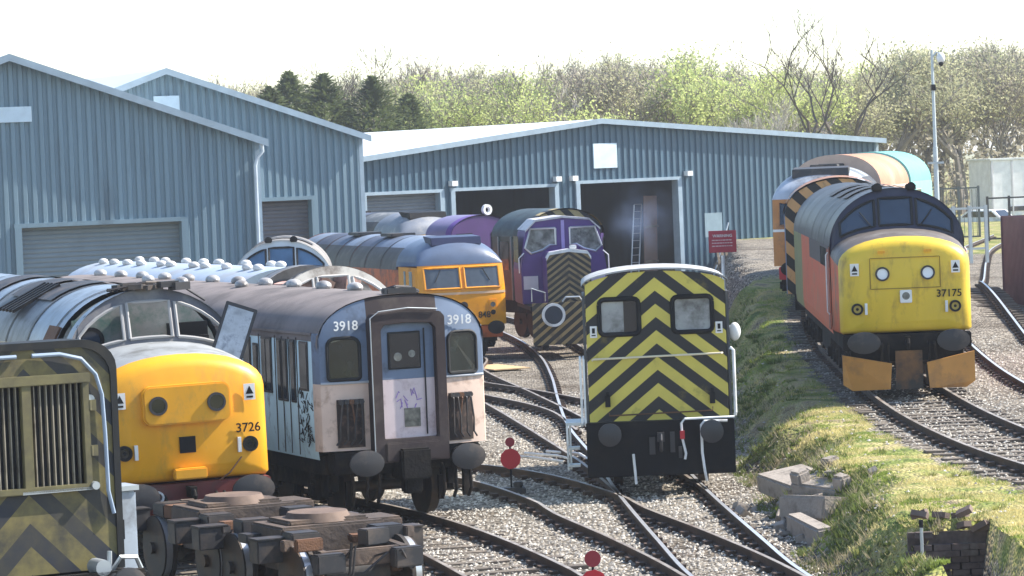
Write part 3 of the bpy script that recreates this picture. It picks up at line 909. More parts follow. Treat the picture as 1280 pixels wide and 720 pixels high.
def wagon_hood_shunter(loc, rz):
    root = thing('shunting_locomotive', 'grimy yellow and black striped shunting locomotive with a tall slatted radiator, at the photo corner', 'shunter', loc, rz)
    yb = (.185, .15, .05); kb = (.02, .022, .03)
    st = stripe_mat('grimy_chevrons', yb, kb, .62, 1.0, .28, .55, 'chevron', .6, dirt=(.05, .045, .03), dirt_amt=.5)
    hw, zt, zb = 1.1, 3.72, .95
    r = .42
    out = [(-hw, zb), (-hw, zt - r)]
    for i in range(7):
        t = pi - (pi / 2) * i / 6; out.append((-hw + r + r * cos(t), zt - r + (r - .06) * sin(t)))
    for i in range(7):
        t = pi / 2 - (pi / 2) * i / 6; out.append((hw - r + r * cos(t), zt - r + (r - .06) * sin(t)))
    out += [(hw, zt - r), (hw, zb)]
    # front frame around radiator
    rx, rz0, rz1 = .76, 1.98, 3.27
    b = MB()
    n = len(out)
    def sect(x0, x1, z0, z1): b.add([(x0, 0, z0), (x1, 0, z0), (x1, 0, z1), (x0, 0, z1)], [(0, 1, 2, 3)])
    sect(-hw, hw, zb, rz0); sect(-hw, -rx, rz0, rz1); sect(rx, hw, rz0, rz1)
    topl = [p for p in out if p[1] > rz1]
    poly = [(-hw, rz1)] + topl + [(hw, rz1)]
    b.add([(x, 0, z) for x, z in poly], [tuple(range(len(poly)))])
    b.build('bonnet_front', st, root)
    b = MB(); o2 = [(x * 1.075, zt - (zt - z) * 1.0 + (.09 if z > zt - r - .01 else 0)) for x, z in out]
    b.grid([[(x, -.03, z) for x, z in out], [(x, -.03, z) for x, z in o2]]); b.grid([[(x, -.03, z) for x, z in o2], [(x, .5, z) for x, z in o2]]); b.grid([[(x, -.03, z) for x, z in out], [(x, .02, z) for x, z in out]])
    b.build('bonnet_edge_rim', mat('rim_dark', (.018, .019, .02), .6, dirt=(.04, .037, .03), dirt_amt=.3, spec=.25), root, True)
    b = MB(); b.grid([[(x * 1.0, y, z) for x, z in out] for y in (.001, .06)]); b.grid([[(x, .06, z) for x, z in out], [(x, 5.6, z) for x, z in out]])
    b.prism(out, 5.6, 5.63)
    b.build('bonnet_casing', mat('casing_grime', (.06, .06, .035), .6, dirt=(.02, .02, .02), dirt_amt=.4), root, True)
    b = MB(); b.box((0, .2, (rz0 + rz1) / 2), (2 * rx, .05, rz1 - rz0)); b.build('radiator_core', mat('radiator_dark', (.010, .010, .012), .8), root)
    fm = mat('olive_frame', (.15, .13, .055), .6, dirt=(.08, .07, .04), dirt_amt=.4)
    b = MB()
    b.box((0, -.03, rz1 + .02), (2 * rx + .12, .1, .12)).box((0, -.03, rz0 - .01), (2 * rx + .1, .09, .08)).box((0, -.02, (rz0 + rz1) / 2), (.13, .08, rz1 - rz0)).box((rx, -.02, (rz0 + rz1) / 2), (.09, .08, rz1 - rz0 + .1)).box((-rx, -.02, (rz0 + rz1) / 2), (.09, .08, rz1 - rz0 + .1))
    rf = b.build('radiator_frame', fm, root, bevel=.01)
    lm = mat('slat_grey', (.27, .24, .18), .55, dirt=(.07, .06, .05), dirt_amt=.4)
    for k in range(9):
        for sx in (-1, 1):
            if k == 8: continue
            x = sx * (.115 + k * .079)
            b = MB(); b.box((x, .02, (rz0 + rz1) / 2), (.014, .05, rz1 - rz0 - .06), rz=.12); b.build('radiator_slat', lm, rf)
    for z in (2.95, 2.4):
        b = MB(); b.box((rx + .08, -.03, z), (.1, .05, .13)).cyl((rx + .05, -.04, z - .06), (rx + .05, -.04, z + .06), .025); b.build('hinge', fm, rf)
    b = MB(); b.box((.35, -.06, rz0 - .03), (.9, .03, .035)).cyl((.82, -.12, rz0 - .0), (.82, -.02, rz0), .05); b.build('latch_bar', M['galv'], rf)
    b = MB(); b.tube([(.1, -.04, zt - .13), (.45, -.05, zt - .13), (.72, -.05, zt - .2), (.9, -.05, zt - .4), (.97, -.05, zt - .65), (.99, -.05, 2.6), (1.0, -.05, 1.9), (1.06, -.05, 1.62)], .026, 8); b.build('curved_handrail', mat('handrail_pale_blue', (.27, .34, .43), .4), root, True)
    b = MB(); b.tube([(-.1, -.04, zt - .13), (-.45, -.05, zt - .13), (-.72, -.05, zt - .2), (-.9, -.05, zt - .4), (-.97, -.05, zt - .65), (-.99, -.05, 2.6), (-1.06, -.05, 1.62)], .026, 8); b.build('curved_handrail', mat('handrail_pale', (.27, .34, .43), .4), root, True)
    b = MB(); b.cyl((.82, -.04, 3.02), (.82, 0, 3.02), .06, n=14); b.build('lamp', M['galv'], root)
    b = MB(); b.box((0, 2.4, .86), (2.5, 5.9, .12)); b.box((0, -.45, .72), (2.5, .1, .5)); b.build('footplate', M['under'], root)
    b = MB(); b.box((1.3, .45, 1.35), (.36, .4, .98)); cb = b.build('grey_equipment_box', mat('pale_grey_box', (.40, .45, .5), .5, dirt=(.2, .2, .2)), root, bevel=.02)
    b = MB(); b.box((1.24, .24, 1.38), (.12, .03, .24)); b.build('box_opening', M['black'], cb)
    b = MB(); b.box((1.3, .45, 1.88), (.42, .46, .06)); b.build('box_lid', M['galv'], cb)
    b = MB(); b.cyl((.72, -.5, 1.02), (.72, -.2, 1.02), .1); b.tube([(.9, -.3, .95), (.98, -.4, 1.12), (1.2, -.35, 1.1), (1.28, -.3, .95)], .03, 6); b.tube([(.85, -.35, .95), (.86, -.35, 1.2)], .03, 6); b.build('front_pipes', M['galv'], root, True)
    buffer_pair(root, .82, -.95, .23, .23, M['darkmetal'])
    b = MB(); b.box((0, 2.8, .6), (1.3, 5.4, .5)); b.build('frames', M['under'], root)
    for y in (.9, 2.8, 4.7): wheelset(root, y, .6)
    return root

def hood_shunter(label, loc, rz, front=True):
    """purple shunter with a narrow chevroned bonnet in front of a wide angular cab"""
    root = thing('shunting_locomotive', label, 'shunter', loc, rz)
    purple = mat('purple_paint', (.085, .035, .19), .4, var=.1, dirt=(.07, .04, .12), dirt_amt=.2)
    wasp = stripe_mat('bonnet_chevrons', (.02, .018, .016), (.28, .2, .09), .19, .72, 0., .52, 'chevron', .6, dirt=(.05, .04, .03), dirt_amt=.35)
    diag = stripe_mat('beam_stripes', (.02, .018, .016), (.34, .24, .1), .27, -.8, 0., .55, 'diag', .6, dirt=(.06, .05, .04), dirt_amt=.3)
    # cab
    zt = 3.95
    prof = [(-1.28, 1.35), (-1.3, 2.4), (-1.12, 3.55), (-.8, 3.86), (0, zt), (.8, 3.86), (1.12, 3.55), (1.3, 2.4), (1.28, 1.35)]
    yc = 1.3
    b = MB(); b.prism(prof, yc, yc + 2.3); b.build('cab', purple, root, bevel=.03)
    b = MB(); rr = [(x * 1.02, z + .03) for x, z in prof[2:7]]
    b.grid([[(x, yc - .06, z) for x, z in rr], [(x, yc + 2.3, z) for x, z in rr]]); b.grid([[(x, yc - .06, z - .06) for x, z in rr], [(x, yc - .06, z) for x, z in rr]])
    b.build('cab_roof', mat('roof_pale', (.55, .53, .54), .5, dirt=(.25, .22, .25)), root)
    for sx in (-1, 1):
        w = [(.22, 3.62), (.98, 3.62), (1.16, 3.05), (.98, 2.88), (.62, 2.98), (.4, 3.12), (.22, 3.12)]
        pts = [(sx * x, yc - .02, z) for x, z in w]
        f = MB(); f.tube(pts + pts[:1], .035, 6); fo = f.build('cab_window', M['silver'], root)
        g = MB(); g.add([(x, yc - .014, z) for x, y, z in pts], [tuple(range(7))]); g.build('pane', M['glass_pale'], fo)
        b = MB(); b.box((sx * 1.31, yc + 1.1, 3.0), (.02, 1.3, .8)); b.build('cab_side_window', M['glass'], root)
        b = MB(); b.tube([(sx * 1.2, yc - .05, 2.9), (sx * 1.36, yc - .05, 2.75), (sx * 1.36, yc - .05, 2.3)], .02, 5); b.build('handrail', M['white'], root)
        b = MB(); b.box((sx * 1.02, yc - .03, 2.0), (.44, .03, .4)); b.build('white_panel', mat('panel_white', (.55, .55, .6), .5), root)
    b = MB(); b.box((0, yc - .03, 3.4), (.1, .03, .9)); b.build('centre_strip', mat('lavender', (.35, .28, .55), .5), root)
    # bonnet
    w = .66
    p = [(-w, 1.2), (-w, 2.75), (-w + .1, 2.92), (0, 3.0), (w - .1, 2.92), (w, 2.75), (w, 1.2)]
    b = MB(); b.prism(p, 0, .02); b.build('bonnet_front', wasp, root)
    b = MB(); b.prism(p, .02, yc); b.build('bonnet', purple, root, bevel=.02)
    b = MB(); b.grid([[(x * 1.02, -.05, z + .015) for x, z in p[1:6]], [(x * 1.02, .3, z + .015) for x, z in p[1:6]]]); b.grid([[(x * 1.02, -.05, z - .08) for x, z in p[1:6]], [(x * 1.02, -.05, z + .015) for x, z in p[1:6]]]); b.build('bonnet_trim', M['white'], root)
    b = MB(); b.box((.15, .1, 3.06), (.2, .15, .12)); b.build('headlight', M['white'], root, bevel=.02)
    # front apron
    b = MB(); b.box((0, -.5, .82), (2.4, .1, 1.25)); b.build('buffer_beam', diag, root)
    b = MB(); b.box((0, 1.4, 1.3), (2.5, 3.8, .12)); b.build('running_plate', M['black'], root)
    for sx in (-1, 1):
        b = MB(); b.cyl((sx * .62, -.95, 1.1), (sx * .62, -.9, 1.1), .27, n=22); b.cyl((sx * .62, -.9, 1.1), (sx * .62, -.55, 1.1), .12); h = b.build('buffer', mat('buffer_blue_black', (.02, .03, .05), .4), root, True)
        if sx < 0:
            b = MB(); b.ring((sx * .62, 1.1), .27, .35, -.97, -.9, 26); b.build('white_rim', M['white'], h, True)
    b = MB(); b.tube([(-1.2, -.45, 1.5), (-1.2, -.5, 1.9), (-.8, -.5, 1.75), (-.8, -.45, 1.5)], .02, 5); b.tube([(1.2, -.45, 1.5), (1.2, -.5, 1.9), (.8, -.5, 1.75), (.8, -.45, 1.5)], .02, 5); b.tube([(-.3, -.55, 1.47), (-.2, -.6, 1.6), (.2, -.6, 1.6), (.3, -.55, 1.47)], .03, 5); b.build('front_rails', M['galv'], root)
    b = MB(); b.box((.9, -.62, .75), (.3, .15, .7)); b.build('coupling_box', M['darkmetal'], root, bevel=.03)
    b = MB(); b.box((0, 1.9, .8), (1.2, 3.8, .6)); b.build('frames', M['under'], root)
    for y in (.6, 2.6): wheelset(root, y, .5)
    return root

def wasp_cab_shunter(name, label, loc, rz, L, base, side, roofm, edge, zt=4.0, post=True, stripe=(.48, .36, .16), per=.5, windows=True, front_w=1.3):
    root = thing(name, label, 'shunter', loc, rz)
    hw, zs = front_w, 3.2
    st = stripe_mat(name + '_wasp', (.015, .014, .014), stripe, per, .95, 0., .5, 'diag', .55, dirt=(.08, .06, .04), dirt_amt=.2)
    pr = [(-hw, 1.2), (-hw, zs)] + arch(hw, zs, zt, 16)[1:-1] + [(hw, zs), (hw, 1.2)]
    b = MB(); b.prism(pr, 0, .05); b.build('striped_end', st, root)
    for sx in (-1, 1):
        b = MB(); b.box((sx * .75, -.012, 2.95), (.7, .02, .6)); f = b.build('end_window', M['black'], root, bevel=.02)
        b = MB(); b.box((sx * .75, -.026, 2.95), (.6, .008, .5)); b.build('pane', M['glass'], f)
    b = MB()
    for sx in (-1, 1): b.box((sx * hw, L / 2 + .03, 2.2), (.05, L, 2.0))
    b.build('cab_side', side, root)
    if windows:
        for sx in (-1, 1):
            for k in range(max(1, int(L / 1.1))):
                b = MB(); b.box((sx * (hw + .03), .65 + k * 1.1, 2.6), (.02, .7, .9)); b.build('side_window', M['glass'], root)
            b = MB()
            for k in range(max(2, int(L / 1.1) + 1)): b.box((sx * (hw + .05), .12 + k * 1.0, 2.2), (.05, .07, 2.0))
            b.build('side_pillars', edge, root)
    rr = arch(hw + .05, zs, zt + .04, 20)
    b = MB(); b.grid([[(x, .3, z) for x, z in rr], [(x, L + .05, z) for x, z in rr]]); b.build('roof', roofm, root, True, auto=60)
    b = MB(); b.grid([[(x, -.05, z) for x, z in rr], [(x, .3, z) for x, z in rr]]); b.build('roof_edge_band', st if post else edge, root, True, auto=60)
    b = MB(); b.prism(pr, L, L + .05); b.build('rear_end', side, root)
    b = MB(); b.box((0, L / 2, 1.0), (2.4, L + .6, .4)); b.build('frame', M['under'], root)
    buffer_pair(root, 1.05, -.6)
    for y in (.8, max(1.8, L - .8)): wheelset(root, y, .5)
    return root

def loose_bogie(label, loc, rz):
    root = thing('bogie', label, 'bogie', loc, rz)
    m = M['brown']
    b = MB()
    for sx in (-.56, .56):
        b.prismx([(-1.55, .62), (-1.55, .86), (-.7, .92), (-.5, 1.02), (.5, 1.02), (.7, .92), (1.55, .86), (1.55, .62), (.6, .66), (.4, .5), (-.4, .5), (-.6, .66)], sx * 1.0 - .07, sx * 1.0 + .07)
    b.box((0, -1.45, .75), (1.2, .14, .22)).box((0, 1.45, .75), (1.2, .14, .22))
    b.build('side_frame', m, root, bevel=.02)
    b = MB(); b.box((0, 0, .9), (1.5, 1.1, .42)); b.box((0, 0, 1.13), (1.15, .8, .08)); b.box((.5, -.1, .95), (1.1, .7, .34)); b.build('bolster', m, root, bevel=.03)
    b = MB(); b.cyl((0, 0, 1.12), (0, 0, 1.24), .46, .40, n=26); b.build('centre_plate', mat('centre_plate_rust', (.17, .115, .085), .8, var=.3, dirt=(.09, .06, .045), dirt_amt=.4), root, True)
    for sx in (-1, 1):
        for y in (-1.05, 1.05):
            b = MB(); b.box((sx * .98, y + .42, .84), (.42, .3, .3)); b.box((sx * .98, y + .42, 1.0), (.46, .34, .03)); h = b.build('axle_box', M['darkmetal'], root, bevel=.02)
            for dy in (-.35, .35):
                b = MB(); b.cyl((sx * .56, y + dy * .5, .5), (sx * .56, y + dy * .5, .72), .1, n=10); b.build('coil_spring', M['rust'], h, True)
        b = MB(); b.box((sx * .55, -1.62, .72), (.4, .2, .26)).box((sx * .55, .95, 1.0), (.45, .35, .22)).box((sx * .6, -.85, .98), (.4, .35, .2)); b.build('brake_cylinder', M['darkmetal'], root, bevel=.02)
    for k in range(8):
        b = MB(); sx = random.choice((-1, 1)); b.box((sx * random.uniform(.3, .9), random.uniform(-1.5, 1.5), random.uniform(.85, 1.02)), (random.uniform(.12, .4), random.uniform(.1, .35), random.uniform(.08, .22)), rz=random.uniform(-.3, .3)); b.build('bracket', random.choice((M['brown'], M['darkmetal'], M['rust'])), root, bevel=.015)
    for y in (-1.05, 1.05):
        w = MB()
        for sx in (-1, 1):
            w.cyl((sx * .71, y, .46), (sx * .84, y, .46), .46, n=30)
            w.cyl((sx * .66, y, .46), (sx * .715, y, .46), .495, n=30)
        w.cyl((-.9, y, .46), (.9, y, .46), .085, n=10)
        h = w.build('wheelset', M['tyre'], root, True)
        t = MB()
        for sx in (-1, 1):
            n = 30
            t.grid([[(xx, y + .463 * cos(2 * pi * i / n), .46 + .463 * sin(2 * pi * i / n)) for i in range(n)] for xx in (sx * .722, sx * .815)], True)
        t.build('wheel_tread', M['tread'], h, True)
        g = MB(); g.cyl((-.45, y, .5), (.45, y, .5), .26, n=16); g.build('traction_motor', M['darkmetal'], root, True)
    b = MB()
    for k in range(4):
        x = random.uniform(-.5, .5)
        b.tube([(x, -1.5, .75), (x + random.uniform(-.15, .15), -1.75, .8 + random.uniform(0, .18)), (x + random.uniform(-.3, .3), -1.65, .55)], .018, 5)
    b.build('loose_pipes', M['darkmetal'], root)
    return root
# ------------------------------------------------------------------ terrain
def toe(y): return 4.15 + .05 * max(0, y - 62) + .25 * sin(y * .9) + .15 * sin(y * 2.3 + 1)
def rise(x, y): return min(1.1, .045 * max(0, y - 83)) * smoothstep(15.5, 12.5, x) if y > 83 else 0
RAILZ = .887
def bank(x, y): return smoothstep(0, 1.35, x - toe(y))
def gz(x, y):
    if y < 44.3 and 5.05 < x < 6.2: return -.25
    z = -.17 + bank(x, y) * (RAILZ + rise(x, y))
    if y > 150: z += .35 * smoothstep(150, 200, y)
    return z
T6 = [(13.5, 22), (12, 32), (9.9, 41), (8.35, 49.5), (7.75, 57), (7.75, 67), (8.35, 84), (8.9, 93), (10.2, 104), (11.5, 110), (12.6, 114)]
def spline(pts, step=.8):
    out = []
    P = [Vector((2 * pts[0][0] - pts[1][0], 2 * pts[0][1] - pts[1][1]))] + [Vector(p[:2]) for p in pts] + [Vector((2 * pts[-1][0] - pts[-2][0], 2 * pts[-1][1] - pts[-2][1]))]
    for i in range(1, len(P) - 2):
        a, b, c, d = P[i - 1:i + 3]
        n = max(2, int((c - b).length / step))
        for k in range(n):
            t = k / n
            out.append(.5 * ((2 * b) + (c - a) * t + (2 * a - 5 * b + 4 * c - d) * t * t + (3 * b - a - 3 * c + d) * t ** 3))
    out.append(P[-2])
    return out
def xcent(tr, y):
    for a, b in zip(tr, tr[1:]):
        if a[1] <= y <= b[1]: return a[0] + (b[0] - a[0]) * (y - a[1]) / (b[1] - a[1])
    return tr[0][0] if y < tr[0][1] else tr[-1][0]

def ground():
    xs = []
    x = -1500.
    def axis(brk):
        out = []
        for a, b, st in brk:
            n = max(1, int(round((b - a) / st)))
            out += [a + (b - a) * i / n for i in range(n)]
        out.append(brk[-1][1]); return out
    xs = axis([(-1500, -300, 300), (-300, -60, 40), (-60, -16, 4), (-16, 2, .6), (2, 16, .2), (16, 40, 1.2), (40, 200, 20), (200, 1500, 260)])
    ys = axis([(-200, 20, 30), (20, 40, 2), (40, 75, .25), (75, 130, .6), (130, 220, 3), (220, 500, 20), (500, 3500, 250)])
    vs = []; g = []
    for y in ys:
        for x in xs:
            z = gz(x, y)
            k = 0.
            t6 = xcent(T6, y)
            if 25 < y < 150 and not (y < 44.3 and 5.05 < x < 6.2):
                n = mnoise.noise(Vector((x * .9, y * .6, 0))) * .5 + mnoise.noise(Vector((x * 3, y * 2.2, 3))) * .3
                slope = bank(x, y)
                z += (.10 * n + .04 * mnoise.noise(Vector((x * 5, y * 5, 1)))) * smoothstep(.0, .3, slope) * smoothstep(1.5, 2.6, abs(x - t6)) * (1 if x < t6 else 0)
                z += .03 * mnoise.noise(Vector((x * 1.3, y * .8, 9)))
                k = smoothstep(toe(y) + .05 + .5 * n, toe(y) + .75 + .5 * n, x) * smoothstep(t6 - 1.15 + .45 * n, t6 - 1.75 + .45 * n, x)
                if y > 84: k *= smoothstep(t6 + 1, t6 - 2, x)
                if y > 100: k *= smoothstep(112, 101, y)
            if y > 150 or x < -60 or x > 60: k = max(k, smoothstep(150, 158, y) if x > 10 else smoothstep(178, 190, y))
            if y > 128 and x > 16: k = max(k, smoothstep(170, 176, y))
            vs.append((x, y, z)); g.append(k)
    n = len(xs); fs = []
    for j in range(len(ys) - 1):
        for i in range(n - 1): fs.append((j * n + i, j * n + i + 1, (j + 1) * n + i + 1, (j + 1) * n + i))
    me = bpy.data.meshes.new('ground'); me.from_pydata(vs, [], fs)
    at = me.attributes.new('cover', 'FLOAT', 'POINT'); at.data.foreach_set('value', g)
    for p in me.polygons: p.use_smooth = True
    m = bpy.data.materials.new('ballast_and_grass'); m.use_nodes = True
    nt = m.node_tree; L = nt.links; bs = nt.nodes['Principled BSDF']; bs.inputs['Roughness'].default_value = .95; bs.inputs['Specular IOR Level'].default_value = .2
    tc = _n(nt, 'ShaderNodeTexCoord')
    def noise(sc, det=5, off=0):
        q = _n(nt, 'ShaderNodeTexNoise'); q.inputs['Scale'].default_value = sc; q.inputs['Detail'].default_value = det; L.new(tc.outputs['Object'], q.inputs['Vector']); return q.outputs['Fac']
    def ramp(f, stops):
        r = _n(nt, 'ShaderNodeValToRGB'); L.new(f, r.inputs[0])
        el = r.color_ramp.elements
        while len(el) < len(stops): el.new(.5)
        for e, (p, c) in zip(el, stops): e.position = p; e.color = (*c, 1)
        return r.outputs[0]
    def mix(f, a, b, t='MIX'):
        q = _n(nt, 'ShaderNodeMix', data_type='RGBA', blend_type=t)
        for s_, v in (('Factor', f), ('A', a), ('B', b)):
            if isinstance(v, float): q.inputs[s_].default_value = v
            else: L.new(v, q.inputs[s_])
        return q.outputs['Result']
    vo = _n(nt, 'ShaderNodeTexVoronoi'); vo.inputs['Scale'].default_value = 15; L.new(tc.outputs['Object'], vo.inputs['Vector'])
    sep = _n(nt, 'ShaderNodeSeparateColor'); L.new(vo.outputs['Color'], sep.inputs[0])
    stone = ramp(sep.outputs[0], [(0, (.15, .132, .112)), (.35, (.31, .28, .235)), (.7, (.46, .415, .35)), (1, (.64, .59, .51))])
    edge = ramp(vo.outputs['Distance'], [(0, (1, 1, 1)), (.45, (.8, .8, .8)), (.75, (.22, .2, .18))])
    bal = mix(1., stone, edge, 'MULTIPLY')
    stain = ramp(noise(.35, 6), [(.32, (.42, .37, .32)), (.5, (.92, .9, .87)), (.75, (1.08, 1.04, .97))])
    bal = mix(1., bal, stain, 'MULTIPLY')
    gr = ramp(noise(1.1, 8), [(.30, (.09, .13, .03)), (.42, (.20, .24, .06)), (.52, (.38, .35, .13)), (.60, (.47, .39, .20)), (.70, (.24, .19, .13))])
    gf = ramp(noise(24, 3), [(.3, (.5, .5, .5)), (.7, (1.25, 1.25, 1.2))])
    gr = mix(1., gr, gf, 'MULTIPLY')
    a = _n(nt, 'ShaderNodeAttribute', attribute_name='cover')
    mk = _n(nt, 'ShaderNodeMath', operation='ADD'); L.new(a.outputs['Fac'], mk.inputs[0])
    nn = _n(nt, 'ShaderNodeMapRange'); L.new(noise(9, 5), nn.inputs['Value']); nn.inputs['To Min'].default_value = -.6; nn.inputs['To Max'].default_value = .6
    L.new(nn.outputs[0], mk.inputs[1])
    st = _n(nt, 'ShaderNodeMapRange'); L.new(mk.outputs[0], st.inputs['Value']); st.inputs['From Min'].default_value = .4; st.inputs['From Max'].default_value = .6
    col = mix(st.outputs[0], bal, gr)
    L.new(col, bs.inputs['Base Color'])
    bp = _n(nt, 'ShaderNodeBump'); bp.inputs['Strength'].default_value = 1.; bp.inputs['Distance'].default_value = .05; bp.invert = True
    L.new(vo.outputs['Distance'], bp.inputs['Height']); L.new(bp.outputs[0], bs.inputs['Normal'])
    me.materials.append(m)
    o = bpy.data.objects.new('ground', me); COL.objects.link(o); o['kind'] = 'structure'
    return o

# ------------------------------------------------------------------ railway track
def track(label, pts, zf, ymin=34, shiny=False, sleepers=True, y1=None, gap=.7, sink=0., single=0):
    sp = spline(pts, .8)
    root = thing('railway_track', label, 'railway track', (0, 0, 0))
    nrm = []
    for i, p in enumerate(sp):
        d = (sp[min(i + 1, len(sp) - 1)] - sp[max(0, i - 1)]).normalized()
        nrm.append(Vector((d.y, -d.x)))
    prof = [(-.07, -.15), (-.07, -.135), (-.012, -.12), (-.012, -.045), (-.036, -.035), (-.036, 0), (.036, 0), (.036, -.035), (.012, -.045), (.012, -.12), (.07, -.135), (.07, -.15)]
    for sx in (-1, 1):
        b = MB()
        b.loft([[(p.x + n.x * (sx * .7525 + u), p.y + n.y * (sx * .7525 + u), zf(p.x, p.y) + z) for u, z in prof] for p, n in zip(sp, nrm)])
        r = b.build('rail', M['rail'], root)
        b = MB()
        b.grid([[(p.x + n.x * (sx * .7525 + u), p.y + n.y * (sx * .7525 + u), zf(p.x, p.y) + .003) for u in (-.031, .031)] for p, n in zip(sp, nrm)])
        b.build('running_surface', M['railtop_bright' if shiny else 'railtop'], r)
    if sleepers:
        b = MB(); acc = 0; ch = MB(); one = []
        for i in range(1, len(sp)):
            seg = sp[i] - sp[i - 1]
            acc += seg.length
            while acc > gap:
                acc -= gap
                p = sp[i] - seg.normalized() * acc
                a = atan2(nrm[i].y, nrm[i].x) + random.uniform(-.02, .02)
                z = zf(p.x, p.y)
                zz = z - .205 - sink + random.uniform(-.012, .012)
                if len(one) < single and 40 < p.y < 90:
                    if not one: sm_ = MB().box((0, 0, 0), (2.6, .25, .12)).build('sleeper', M['sleeper'], root, bevel=.012).data; so = root.children[-1] if False else None
                    one.append((p.x, p.y, zz, a))
                else: b.box((p.x, p.y, zz), (2.6, .25, .12), rz=a)
                for sx in (-1, 1):
                    for s2 in (-1, 1):
                        q = p + nrm[i] * (sx * .7525 + s2 * .11)
                        ch.box((q.x, q.y, z - .125), (.12, .16, .07), rz=a)
        if one:
            first = [c for c in root.children if c.name.startswith('sleeper')][0]
            for i, (x, y, z, a) in enumerate(one):
                o = first if i == 0 else first.copy()
                if i: COL.objects.link(o); o.parent = root
                o.location = (x, y, z); o.rotation_euler = (random.uniform(-.02, .02), random.uniform(-.02, .02), a)
        if b.v: b.build('sleepers', M['sleeper'], root, split=False)['kind'] = 'stuff'
        ch.build('rail_chairs', M['rail'], root, split=False)['kind'] = 'stuff'
    return root
def z0(x, y): return 0.
def z6(x, y): return RAILZ + rise(x, y) if y < 128 else RAILZ

def trackmats():
    M['rail'] = mat('rusty_rail', (.055, .036, .026), .8, dirt=(.11, .065, .04), dirt_amt=.4)
    M['railtop'] = mat('dull_rail_head', (.34, .3, .26), .5, .3, var=.3, dirt=(.14, .09, .06), dirt_amt=.35)
    M['railtop_bright'] = mat('polished_rail_head', (.62, .62, .63), .35, .6)
    M['sleeper'] = mat('sleeper_timber', (.16, .13, .10), .9, var=.45, scale=4, dirt=(.07, .055, .045), dirt_amt=.4, bump=.3)

